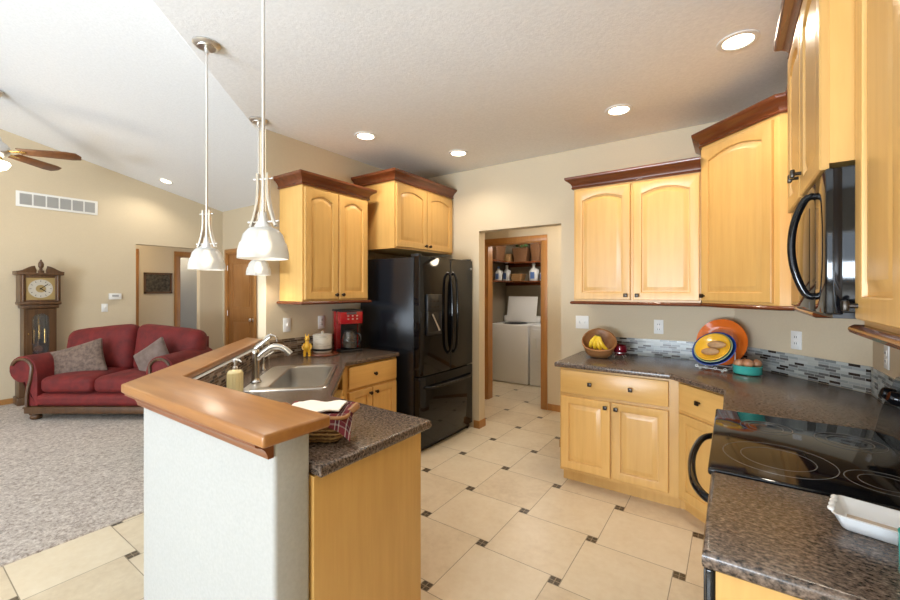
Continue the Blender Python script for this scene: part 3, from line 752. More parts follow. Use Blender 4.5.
# ------------------------------------------------------------------ right counter items
def banana_basket():
    r = thing('banana_basket', 'tilted wooden basket holding bananas on the back counter', 'basket', (-.885, 3.40, .916), math.radians(14))
    t = bmesh.new(); n = 28; rings = []
    def ring(s, z, back): return [(s*.125*math.cos(a), s*.095*math.sin(a)*1.0, z+back*(.5+.5*math.sin(a))**1.3) for a in [2*PI*i/n for i in range(n)]]
    for s, z, bk in ((.55, .003, 0), (.8, .02, .03), (.95, .045, .10), (1.03, .062, .155), (.99, .062, .155), (.9, .047, .10), (.74, .026, .03), (.5, .012, 0)):
        rings.append([t.verts.new(p) for p in ring(s, z, bk)])
    for a, c in zip(rings, rings[1:]):
        for i in range(n): t.faces.new((a[i], a[(i+1) % n], c[(i+1) % n], c[i]))
    t.faces.new(rings[0]); t.faces.new(rings[-1])
    b = B(); b.merge(t); obj('bowl', b, M['basketwood'], r)
    b = B(); p = ring(1.03, .064, .155); b.tube(p+[p[0]], .007, 8); obj('rim', b, M['basketwood'], r)
    R0 = Matrix.Translation((-.885, 3.40, .916)) @ R(14, 'Z')
    lab = ('leftmost banana of the bunch in the wooden basket', 'second banana from left in the wooden basket', 'third banana from left in the wooden basket', 'rightmost banana of the bunch in the wooden basket')
    for i in range(4):
        q = thing('banana', lab[i], 'banana', group='bananas in the basket')
        sx, sz = -.022+.009*i, .172-.002*i
        q.matrix_world = R0 @ T(sx, -.018-.004*abs(i-1.5), sz)
        q.rotation_mode = 'XYZ'
        ex, ez = ((-.062, .082), (-.024, .062), (.022, .055), (.066, .066))[i]
        ex -= sx; ez -= sz; cx, cz = ex*.5-.030, ez*.5-.008
        pts = []; rs = []
        for k in range(13):
            u = k/12; w_ = 2*u*(1-u)
            pts.append((w_*cx+u*u*ex, -.018*math.sin(PI*u), w_*cz+u*u*ez))
            rs.append(.004+.0125*math.sin(PI*min(1, .08+u*.88))**.6)
        b = B(); b.tube(pts, rs, 8); obj('peel', b, M['banana'], q)
        b = B(); b.tube([(-.004, .0, .016), (0, 0, -.002)], [.005, .006], 6); obj('stem', b, M['stem'], q)
banana_basket()
def votive():
    r = thing('candle_holder', 'red glass candle bowl on wire feet beside the bananas', 'candle holder', (-.745, 3.50, .914))
    b = B(); b.lathe([(0, .02), (.035, .022), (.05, .04), (.054, .07), (.048, .1), (.044, .1), (.05, .07), (.046, .042), (0, .028)], 24); obj('bowl', b, M['redglass'], r)
    b = B(); b.lathe([(0, .03), (.044, .042), (.048, .068), (0, .07)], 20); obj('candle', b, M['red'], r)
    b = B()
    for i in range(4):
        a = PI/4+i*PI/2; c, s = math.cos(a), math.sin(a); b.tube([(.03*c, .03*s, .02), (.05*c, .05*s, .012), (.05*c, .05*s, .002)], .004, 6); b.ell((.05*c, .05*s, .006), (.006, .006, .006), 8)
    b.shell([(.05, .04), (.053, .04), (.053, .044), (.05, .044)], 24)
    obj('wire_stand', b, M['nickel'], r)
votive()
def plates():
    Fc = math.radians(-22)
    r = thing('serving_platter', 'large orange round platter propped against the corner wall', 'platter', (-.055, 3.525, .916), Fc)
    tilt = T(0, 0, .165) @ R(76, 'X')
    b = B(); b.lathe([(0, 0), (.10, 0), (.125, .008), (.165, .022), (.167, .027), (.125, .015), (.10, .008), (0, .008)], 40, M=tilt); obj('dish', b, M['orange'], r)
    b = B(); b.shell([(.10, .0085), (.103, .0105), (.106, .0105), (.106, .0085)], 40, M=tilt); obj('inner_ring', b, M['orange'], r)
    # wire rack and nested bowls
    base = Matrix.Translation((-.085, 3.335, .914)) @ R(-24, 'Z')
    r = thing('wire_rack', 'white wire plate rack holding the blue and yellow bowls', 'rack', (-.085, 3.335, .914), math.radians(-24))
    b = B()
    for s in (-1, 1):
        b.tube([(s*.07, -.11, .022), (s*.07, -.075, .014), (s*.07, .02, .012), (s*.07, .085, .02), (s*.07, .10, .12)], .0035, 8)
        for y in (-.075, .08): b.ell((s*.07, y, .008), (.009, .009, .008), 8)
    b.cyl((-.10, -.075, .016), (.10, -.075, .016), .0035, 8); b.cyl((-.1, .08, .018), (.1, .08, .018), .0035, 8)
    for x in (-.09, -.03, .03, .09): b.shell([(.007, -.002), (.010, -.002), (.010, .002), (.007, .002)], 12, (0, 0, 0), M=T(x, -.082, .022) @ R(90, 'X'))
    obj('wires', b, M['whitetrim'], r)
    def bowl(name, label, rad, dep, off, m, g='nested bowls on the rack'):
        q = base @ T(0, -.005, .118) @ R(52, 'X') @ T(0, 0, off)
        b = B(); b.lathe([(0, 0), (rad*.55, 0), (rad*.8, dep*.35), (rad, dep), (rad*.96, dep+.002), (rad*.76, dep*.42), (rad*.52, .007), (0, .006)], 36)
        o = tag(obj(name, b, m), label, 'bowl', g); o.matrix_world = q
        return q
    q0 = bowl('serving_bowl', 'outermost deep blue bowl tilted on the wire rack', .135, .05, 0, M['blue'])
    bowl('serving_bowl', 'sage green bowl nested inside the blue bowl', .118, .05, .012, M['sage'])
    bowl('serving_bowl', 'innermost yellow bowl nested on the rack', .108, .05, .022, M['yellow'])
    q = base @ T(0, -.005, .118) @ R(52, 'X')
    for (x, y, rx, ry, lab) in ((.012, .030, .058, .027, 'upper brown potato resting in the yellow bowl'), (-.012, -.028, .056, .026, 'lower brown potato resting in the yellow bowl')):
        b = B(); b.ell((0, 0, 0), (rx, ry, .022), 16); o = tag(obj('potato', b, M['potato']), lab, 'potato', 'potatoes in the yellow bowl'); o.matrix_world = q @ T(x, y, .052) @ R(8, 'Z')
    # turquoise dish with onions
    r = thing('turquoise_dish', 'round turquoise baking dish filled with onions', 'dish', (.083, 3.275, .914)); r.scale = (.9, .9, .9)
    b = B(); b.lathe([(0, .004), (.082, .004), (.088, .01), (.09, .058), (.093, .062), (.09, .065), (.085, .06), (.082, .014), (0, .012)], 32); obj('dish', b, M['teal'], r)
    for i, (x, y, z, s, lab) in enumerate(((-.046, -.016, .066, .030, 'leftmost onion in the turquoise dish'), (.004, -.036, .072, .030, 'front middle onion in the turquoise dish'), (.048, .014, .068, .030, 'rightmost onion with pointed tip in the turquoise dish'), (-.012, .042, .064, .030, 'rear onion in the turquoise dish'))):
        o = thing('onion', lab, 'onion', (.083+x, 3.275+y, .914+z), i, 'onions in the turquoise dish')
        b = B(); b.lathe([(0, -.9*s), (.4*s, -.82*s), (.9*s, -.35*s), (1.02*s, .05*s), (.85*s, .55*s), (.42*s, .86*s), (.12*s, .98*s), (0, 1.1*s)], 16); obj('bulb', b, M['onion'], o)
plates()
def dish():
    r = thing('baking_dish', 'small white ceramic dish with scalloped edge on the near counter', 'dish', (.268, 1.303, .914), math.radians(-13)); r.scale = (.63, .9, .9)
    t = bmesh.new(); rings = []
    def ring(hx, hy, z, scal=0):
        pts = rrect(0, 0, hx, hy, .018, 0, 6); out = []
        for x, y in pts: out.append((x, y, z))
        return out
    for hx, hy, z in ((.083, .045, .001), (.088, .05, .005), (.108, .068, .040), (.112, .072, .042), (.108, .067, .043), (.104, .064, .040), (.086, .048, .008), (.08, .042, .007)):
        rings.append([t.verts.new(p) for p in ring(hx, hy, z)])
    for a, c in zip(rings, rings[1:]):
        k = len(a)
        for i in range(k): t.faces.new((a[i], a[(i+1) % k], c[(i+1) % k], c[i]))
    t.faces.new(rings[0]); t.faces.new(rings[-1])
    b = B(); b.merge(t)
    obj('dish', b, M['white'], r)
    for s in (-1, 1):
        b = B()
        for y in (-.04, -.013, .013, .04): b.ell((s*.113, y, .044), (.012, .015, .005), 12)
        obj('scalloped_handle', b, M['white'], r)
    b = B()
    for i in range(5): b.ell((-.07+.035*i, .0635, .028), (.006, .0012, .005), 8, R(-38, 'X'))
    obj('painted_motif', b, M['filter'], r)
    b = B(); b.box(-.078, .078, -.04, .04, .0072, .0085); obj('beige_base', b, base_mat('beige_glaze', (.52, .42, .32), .25), r)
    b = B(); b.lathe([(0, 0), (.036, 0), (.04, .006), (.041, .085), (.038, .085), (.037, .01), (0, .008)], 24)
    b.tube([(.04, 0, .07), (.065, 0, .065), (.068, 0, .035), (.04, 0, .02)], .006, 8)
    tag(obj('mug', b, M['teal'], None, (.302, 1.125, .914)), 'teal mug at the right edge of the near counter', 'mug')
dish()

# ------------------------------------------------------------------ appliances
def fridge():
    r = thing('refrigerator', 'black french-door refrigerator with water dispenser and bottom freezer', 'refrigerator', (-2.33, 2.795, 0), math.radians(90))
    w = .90   # local x = world +Y, local -y = world +X
    b = B(); b.box(0, w, 0, .68, .03, 1.755, .006); obj('body', b, M['blackside'], r)
    b = B(); b.box(.01, w-.01, -.03, .02, .005, .045, .003)
    for x in (.05, w-.05): b.cyl((x, -.02, 0), (x, -.02, .03), .02, 10)
    obj('kick_grille', b, M['blackmat'], r)
    def panel(name, x0, x1, z0, z1, hole=None):
        t = bmesh.new(); n = 14; xs = [x0+(x1-x0)*i/n for i in range(n+1)]
        def yf(x): return -.066-.022*(1-((x-w/2)/(w/2))**2)
        prof = [(x, yf(x)) for x in xs]
        prof = [(x0, -.006), (x0, yf(x0)+.01), (x0+.008, yf(x0))]+prof[1:-1]+[(x1-.008, yf(x1)), (x1, yf(x1)+.01), (x1, -.006)]
        b = B(); b.prism(prof, z0, z1, .005, 2); return obj(name, b, M['black'], r)
    d1 = panel('door', .004, w/2-.003, .69, 1.765); d2 = panel('door', w/2+.003, w-.004, .69, 1.765); d3 = panel('freezer_drawer', .004, w-.004, .06, .68)
    for d, x in ((d1, w/2-.045), (d2, w/2+.045)):
        b = B(); b.tube([(x, -.08, .85), (x, -.125, .90), (x, -.14, 1.05), (x, -.143, 1.24), (x, -.14, 1.43), (x, -.125, 1.58), (x, -.08, 1.63)], [.012, .013, .014, .014, .014, .013, .012], 12); obj('handle', b, M['black'], d)
    b = B(); b.tube([(.08, -.075, .585), (.11, -.115, .585), (.25, -.133, .585), (w/2, -.14, .585), (w-.25, -.133, .585), (w-.11, -.115, .585), (w-.08, -.075, .585)], .013, 12); obj('handle', b, M['black'], d3)
    # dispenser
    b = B(); x0, x1 = .085, .30
    for q in ((x0, x1, 1.26, 1.42), (x0, x0+.02, 1.06, 1.26), (x1-.02, x1, 1.06, 1.26), (x0, x1, 1.05, 1.075)): b.box(q[0], q[1], -.095, -.07, q[2], q[3], .004)
    o = obj('dispenser', b, M['blackmat'], r)
    b = B(); b.box(x0+.018, x1-.018, -.0855, -.08, 1.07, 1.265); obj('alcove', b, M['blackmat'], o)
    b = B(); b.tube([(x0+.07, -.095, 1.24), (x0+.13, -.115, 1.12), (x0+.15, -.115, 1.09)], [.007, .007, .010], 10); obj('paddle', b, M['nickel'], o)
    b = B()
    for i in range(3):
        for j in range(2): b.box(x0+.04+.05*i, x0+.065+.05*i, -.098, -.094, 1.30+.05*j, 1.315+.05*j)
    obj('keypad', b, M['pewter'], o)
    for x in (.03, w-.03):
        b = B(); b.box(x-.025, x+.025, -.05, .04, 1.756, 1.785, .006); obj('hinge_cover', b, M['blackmat'], r)
    b = B(); b.cyl((w-.06, -.088, 1.68), (w-.06, -.074, 1.68), .011, 16); obj('badge', b, M['nickel'], r)
fridge()
def microwave():
    r = thing('microwave', 'black over-the-range microwave with curved black handle', 'microwave', (.222, 2.215, 0), math.radians(-90))
    w = .76
    b = B(); b.box(0, w, .012, .38, 1.40, 1.783, .004); obj('body', b, M['black'], r)
    b = B(); b.box(0, .595, -.018, .02, 1.395, 1.783, .006); d = obj('door', b, M['black'], r)
    b = B(); b.box(.60, w, -.018, .02, 1.395, 1.783, .006); obj('control_panel', b, M['black'], r)
    b = B(); b.box(.06, .5, -.0195, -.017, 1.46, 1.72, .002); obj('window', b, M['glasstop'], d)
    b = B(); b.tube([(.57, -.015, 1.44), (.57, -.038, 1.45), (.57, -.062, 1.52), (.57, -.07, 1.595), (.57, -.062, 1.67), (.57, -.038, 1.735), (.57, -.015, 1.745)], .0105, 12); obj('handle', b, M['black'], d)
    b = B(); b.box(.02, w-.02, .0, .3, 1.385, 1.402); obj('vent_grille', b, M['blackmat'], r)
microwave()
def stove():
    r = thing('range', 'black glass-top electric range with curved oven handle', 'stove', (-.005, 2.233, 0), math.radians(-90))
    w = .762
    b = B(); b.box(.003, w-.003, .0, .60, .03, .895, .003); obj('body', b, M['blackside'], r)
    b = B(); b.box(.004, w-.004, -.035, 0, .24, .87, .006); d = obj('oven_door', b, M['black'], r)
    b = B(); b.box(.10, w-.10, -.0365, -.034, .36, .70, .002); obj('window', b, M['glasstop'], d)
    b = B(); b.tube([(.04, -.035, .80), (.06, -.07, .805), (.16, -.105, .81), (w/2, -.122, .81), (w-.16, -.105, .81), (w-.06, -.07, .805), (w-.04, -.035, .80)], .0135, 12); obj('handle', b, M['black'], d)
    b = B(); b.box(.004, w-.004, -.03, 0, .05, .23, .006); obj('storage_drawer', b, M['black'], r)
    b = B(); b.box(.003, w-.003, -.056, .46, .893, .918, .008); c = obj('cooktop', b, M['glasstop'], r)
    for x, y, rad in ((.205, .115, .082), (.558, .125, .145), (.23, .35, .095), (.60, .36, .085)):
        b = B()
        for rr in (rad, rad*.66): b.shell([(rr-.0012, .9178), (rr+.0012, .9178), (rr+.0012, .9186), (rr-.0012, .9186)], 40, (x, y, 0))
        obj('burner_ring', b, M['ring'], c)
    b = B(); t = [(.455, .9), (.60, .9), (.60, 1.135), (.54, 1.14), (.515, 1.13), (.475, 1.0)]
    b.prism(t, .003, w-.003, .004, 2, M=Matrix(((0, 0, 1, 0), (1, 0, 0, 0), (0, 1, 0, 0), (0, 0, 0, 1)))); g = obj('control_panel', b, M['black'], r)
    for x in (.06, .14, w-.14, w-.06):
        b = B(); b.lathe([(.024, 0), (.024, .012), (.019, .03), (.017, .032), (0, .032)], 20, M=T(x, .496, 1.07) @ R(73, 'X')); obj('control_knob', b, M['black'], g)
        
    b = B(); b.box(.27, .49, -.002, .004, -.025, .025, .001, M=T(0, .496, 1.07) @ R(-17, 'X')); obj('display', b, M['darkgrey'], g)
stove()
def washer():
    r = thing('washing_machine', 'white top-load washer with lid open in the laundry room', 'washer', (-3.215, 5.76, 0))
    b = B(); b.box(0, .665, 0, .62, .015, .92, .012); obj('body', b, M['white'], r)
    b = B(); b.box(0, .665, .50, .62, .92, 1.03, .02); obj('control_panel', b, M['white'], r)
    b = B(); b.box(.07, .60, -.012, .0, 0, .43, .008, M=T(0, .47, .93) @ R(-12, 'X')); obj('lid', b, M['white'], r)
    b = B(); b.lathe([(.19, 0), (.2, .004), (.17, .004), (.165, 0)], 28, (.333, .25, .92)); obj('tub_opening', b, M['darkgrey'], r)
    r = thing('clothes_dryer', 'white front-load dryer partly hidden beside the washer', 'dryer', (-2.52, 5.76, 0))
    b = B(); b.box(0, .665, 0, .62, .015, .92, .012); obj('body', b, M['white'], r)
    b = B(); b.box(.05, .615, -.02, .002, .40, .87, .012); d = obj('door', b, M['white'], r)
    b = B(); b.box(.06, .12, -.03, -.018, .58, .74, .006); obj('handle', b, M['whitetrim'], d)
    b = B(); b.box(0, .665, .48, .62, .92, 1.13, .02); obj('control_panel', b, M['white'], r)
washer()

# ------------------------------------------------------------------ laundry shelf and its contents
def laundry():
    for z, lab, in ((1.90, 'upper L-shaped dark wooden laundry shelf holding baskets'), (1.585, 'lower dark wooden laundry shelf holding bottles')):
        b = B(); b.prism([(-3.245, 5.2), (-2.95, 5.2), (-2.95, 6.10), (-1.35, 6.10), (-1.35, 6.415), (-3.245, 6.415)], z, z+.022, .003)
        s = tag(obj('laundry_shelf', b, M['cherry']), lab, 'shelf', 'laundry shelves')
        b = B(); b.box(-3.245, -1.35, 6.39, 6.415, z-.05, z, .003); obj('cleat', b, M['cherry'], s)
    def wbasket(x, y, w, d, h, m, lab, z=1.923):
        r = thing('storage_basket', lab, 'basket', (x, y, z), random.uniform(-.2, .2), 'baskets in the laundry')
        t = bmesh.new(); rg = []
        for s, zz in ((.8, 0), (.9, h*.5), (1, h), (.94, h), (.8, h*.3)):
            rg.append([t.verts.new((px, py, zz)) for px, py in rrect(0, 0, w/2*s, d/2*s, .02, 0, 3)])
        for a, c in zip(rg, rg[1:]):
            for i in range(len(a)): t.faces.new((a[i], a[(i+1) % len(a)], c[(i+1) % len(a)], c[i]))
        t.faces.new(rg[0]); t.faces.new(rg[-1])
        b = B(); b.merge(t); obj('weave', b, m, r)
        b = B(); p = [(px, py, h) for px, py in rrect(0, 0, w/2, d/2, .02, 0, 3)]; b.tube(p+[p[0]], .008, 6); obj('rim', b, m, r)
    wbasket(-3.10, 5.78, .2, .28, .23, M['wickerdark'], 'dark basket on the left arm of the upper laundry shelf')
    wbasket(-3.12, 6.24, .19, .2, .13, M['wicker'], 'low honey basket in the corner of upper laundry shelf')
    wbasket(-2.87, 6.25, .27, .24, .22, M['wickerdark'], 'wide dark basket mid upper laundry shelf')
    wbasket(-2.585, 6.25, .18, .24, .30, M['wickerdark'], 'tallest dark basket toward right on upper laundry shelf')
    wbasket(-2.93, 6.23, .21, .2, .11, M['wicker'], 'honey wicker box on the lower laundry shelf', 1.608)
    def jug(x, y, s, lab, lblm):
        r = thing('detergent_bottle', lab, 'bottle', (x, y, 1.608), random.uniform(-.4, .4), 'bottles on the laundry shelf')
        b = B(); b.lathe([(0, 0), (.05*s, 0), (.055*s, .01), (.055*s, .13*s), (.03*s, .17*s), (.018*s, .18*s), (.018*s, .2*s), (0, .2*s)], 18, sx=1.15, sy=.8); obj('body', b, M['bottle'], r)
        b = B(); b.lathe([(.02*s, .2*s), (.022*s, .235*s), (0, .24*s)], 14); obj('cap', b, M['labelblue'] if lblm else M['whitetrim'], r)
        b = B(); b.tube([(.03*s, 0, .165*s), (.062*s, 0, .15*s), (.066*s, 0, .11*s), (.05*s, 0, .085*s)], .008*s, 8); obj('handle', b, M['bottle'], r)
        b = B(); b.box(-.03*s, .03*s, -.0455*s, -.043*s, .03*s, .12*s); obj('label_patch', b, M['labelblue'], r)
    jug(-3.14, 5.93, 1.0, 'leftmost white bottle on lower laundry shelf', 1)
    jug(-3.135, 6.22, 1.15, 'second white bottle left of the wicker box', 0)
    jug(-2.66, 6.24, 1.2, 'large white bottle right of the wicker box', 0)
    jug(-2.50, 6.24, .9, 'small white bottle at right end of the lower shelf', 0)
    # greenery on the upper shelf
    r = thing('dried_flower_bunch', 'dried flowers and dark greenery laid on the wide dark basket', 'dried flowers', (-2.87, 6.26, 2.146))
    st = B(); lf = B(); rnd = random.Random(3)
    for i in range(26):
        x, y, z = rnd.uniform(-.14, .14), rnd.uniform(-.12, .1), rnd.uniform(.03, .14)
        st.tube([(x*.2, y*.2, .005), (x*.6, y*.6, z*.6), (x, y, z)], .003, 5)
        lf.ell((x, y, z), (.03, .012, .018), 8, R(rnd.uniform(0, 180), 'Z'))
    st.tube([(-.10, 0, .006), (.10, 0, .006)], .006, 6)
    obj('stems', st, M['stem'], r); obj('leaves', lf, M['green'], r)
laundry()

# ------------------------------------------------------------------ wall plates, thermostat, vent, picture
def plate(loc, rotz, w, h, kind, lab):
    r = thing('wall_plate', lab, kind, loc, rotz, 'white wall plates')
    b = B(); b.box(-w/2, w/2, -.006, 0, -h/2, h/2, .003); obj('cover', b, M['whiteplastic'], r)
    n = 2 if w > .1 else 1
    for i in range(n):
        x = (i-(n-1)/2)*.046
        if kind == 'outlet':
            for z in (-.02, .02):
                b = B(); b.box(x-.016, x+.016, -.0085, -.005, z-.014, z+.014, .003); s = obj('socket', b, M['whiteplastic'], r)
                b = B(); b.box(x-.008, x-.005, -.0092, -.008, z-.006, z+.006); b.box(x+.005, x+.008, -.0092, -.008, z-.006, z+.006); obj('slot', b, M['ink'], s)
        else:
            b = B(); b.box(x-.005, x+.005, -.016, -.005, -.012, .012, .002); obj('toggle', b, M['whiteplastic'], r)
plate((-1.11, YB, 1.17), 0, .116, .116, 'switch', 'white double switch plate beside the laundry doorway')
plate((-.49, YB, 1.16), 0, .07, .115, 'outlet', 'white outlet under the two-door upper cabinet')
aw = math.atan2(3.03-YB, .61-.0156)
plate((.335, 3.34, 1.145), aw, .07, .115, 'outlet', 'white outlet on the angled wall behind turquoise dish')
plate((.61, 2.78, 1.14), -PI/2, .07, .115, 'outlet', 'white outlet on right wall above the stove knobs')
plate((-3.05, 2.015, 1.17), PI/2, .07, .115, 'switch', 'white switch plate on wall above the figurine')
plate((-3.05, 2.36, 1.17), PI/2, .07, .115, 'outlet', 'white outlet behind the marbled crock')
plate((-7.55, 2.02, 1.20), PI/2, .075, .12, 'switch', 'white switch plate on living room wall below the thermostat')
r = thing('thermostat', 'white thermostat on the living room wall', 'thermostat', (-7.55, 2.14, 1.365), PI/2)
b = B(); b.box(-.075, .075, -.03, 0, -.045, .045, .006); obj('case', b, M['whiteplastic'], r)
b = B(); b.box(-.04, .04, -.0315, -.029, -.005, .025); obj('display', b, M['filter'], r)
def vent():
    r = thing('return_air_vent', 'long white return air grille high on the living room wall', 'vent', (-7.55, 1.53, 2.64), PI/2)
    w, h = .82, .20
    b = B(); b.box(-w/2, w/2, -.012, 0, -h/2, h/2, .003); b2 = B()
    obj('frame', b, M['whitetrim'], r)
    pw = (w-.05)/6
    for i in range(6):
        x0 = -w/2+.025+pw*i+.008; x1 = x0+pw-.016
        b = B(); b.box(x0, x1, -.0135, -.011, -h/2+.028, h/2-.028)
        for k in range(10):
            z = -h/2+.034+k*.0135; b.box(x0, x1, -.017, -.013, z, z+.005)
        obj('louver_panel', b, M['filter'], r)
vent()
r = thing('framed_picture', 'dark framed picture hanging in the hallway', 'picture', (-8.65, 3.09, 1.585), PI/2)
b = B(); b.sweep([(-.225, -.001, 0), (.225, -.001, 0)], [(0, 0)]*0 or [(0, -.19), (.02, -.19), (.02, -.155), (0, -.155)]); b.sweep([(-.225, -.001, 0), (.225, -.001, 0)], [(0, .155), (.02, .155), (.02, .19), (0, .19)])
b.box(-.225, -.19, -.021, -.001, -.19, .19, .003); b.box(.19, .225, -.021, -.001, -.19, .19, .003); obj('frame', b, M['walnut'], r)
b = B(); b.box(-.19, .19, -.01, -.002, -.155, .155); obj('print', b, M['paperart'], r)

# ------------------------------------------------------------------ lights that hang or sit in the ceiling
def spot(loc, e, size=150, color=(1, .89, .73), rad=.05, parent=None):
    l = bpy.data.lights.new('lamp_light', 'SPOT'); l.energy = e; l.color = color; l.spot_size = math.radians(size); l.spot_blend = .6; l.shadow_soft_size = rad
    o = bpy.data.objects.new('lamp_light', l); COL.objects.link(o); o.location = loc
    if parent: o.parent = parent
    return o
def can(loc, lab, rot=(0, 0, 0), e=20):
    r = thing('recessed_light', lab, 'ceiling light', loc, 0, 'recessed ceiling lights'); r.rotation_euler = rot
    b = B(); b.shell([(.068, -.001), (.092, -.001), (.092, -.006), (.075, -.009), (.068, -.006)], 32); obj('trim_ring', b, M['whitetrim'], r)
    b = B(); b.lathe([(0, -.004), (.069, -.004), (.069, -.001), (0, -.001)], 28); obj('lens', b, M['lens'], r)
    spot((0, 0, -.02), e, 145, parent=r)
can((.026, 2.56, CEIL), 'recessed ceiling light nearest the microwave cabinet')
can((-.66, 3.06, CEIL), 'recessed ceiling light above the banana basket cabinet')
can((-2.50, 2.38, CEIL), 'recessed ceiling light in front of the left cabinet')
can((-2.10, 3.17, CEIL), 'recessed ceiling light in front of the fridge cabinet')
sl = math.atan(.227)
can((-7.05, 2.62, vault_z(2.62)-.004), 'recessed light in the sloped living room ceiling', (-sl, 0, 0), 20)
def pendant(loc, zb, lab):
    r = thing('pendant_light', lab, 'pendant light', (loc[0], loc[1], CEIL), math.radians(20), 'pendant lights over the bar')
    drop = CEIL-zb
    b = B(); b.lathe([(.065, 0), (.066, -.006), (.058, -.014), (.045, -.017), (.042, -.022), (.012, -.024), (.011, -.05), (0, -.05)], 32); obj('canopy', b, M['nickel'], r)
    b = B(); b.cyl((0, 0, -.02), (0, 0, -drop+.13), .006, 12); obj('rod', b, M['nickel'], r)
    zt = -drop
    b = B(); b.lathe([(0, .175), (.012, .17), (.016, .14), (.034, .112), (.036, .10), (0, .10)], 20, (0, 0, zt)); obj('socket_cup', b, M['nickel'], r)
    for s in (-1, 1):
        b = B(); b.tube([(s*.022, 0, zt+.31), (s*.021, 0, zt+.25), (s*.026, 0, zt+.20), (s*.040, 0, zt+.15), (s*.054, 0, zt+.118)], .0105, 8, flat=.6); obj('curved_arm', b, M['nickel'], r)
        for z, x in ((.29, .022), (.135, .047)):
            b = B(); b.cyl((s*(x+.016), 0, zt+z), (0, 0, zt+z), .0028, 8); b.ell((s*(x+.016), 0, zt+z), (.005, .005, .005), 8); obj('cross_pin', b, M['nickel'], r)
    n = 40; t = bmesh.new(); rings = []
    for rad, z in ((.028, .115), (.05, .108), (.066, .088), (.073, .062), (.078, .056), (.0845, .028), (.0855, .0), (.082, .0), (.081, .026), (.075, .052), (.070, .06), (.062, .085), (.047, .102), (.026, .109)):
        rings.append([t.verts.new((rad*(1+.016*math.cos(10*2*PI*i/n))*math.cos(2*PI*i/n), rad*(1+.016*math.cos(10*2*PI*i/n))*math.sin(2*PI*i/n), zt+z)) for i in range(n)])
    for k in range(len(rings)):
        a, c = rings[k], rings[(k+1) % len(rings)]
        for i in range(n): t.faces.new((a[i], a[(i+1) % n], c[(i+1) % n], c[i]))
    b = B(); b.merge(t); obj('glass_shade', b, M['shade'], r)
    b = B(); b.ell((0, 0, zt+.05), (.028, .028, .034), 14); b.cyl((0, 0, zt+.08), (0, 0, zt+.11), .014, 10); obj('bulb', b, M['bulb'], r)
    spot((0, 0, zt+.005), 4, 160, parent=r, rad=.075)
pendant((-2.245, 1.02), 1.565, 'pendant light with glass shade over the bend of the bar')
pendant((-1.40, .83), 1.573, 'nearest and largest pendant light, over the bar end')
pendant((-2.93, 1.70), 1.572, 'farthest pendant light, small behind the near shade')

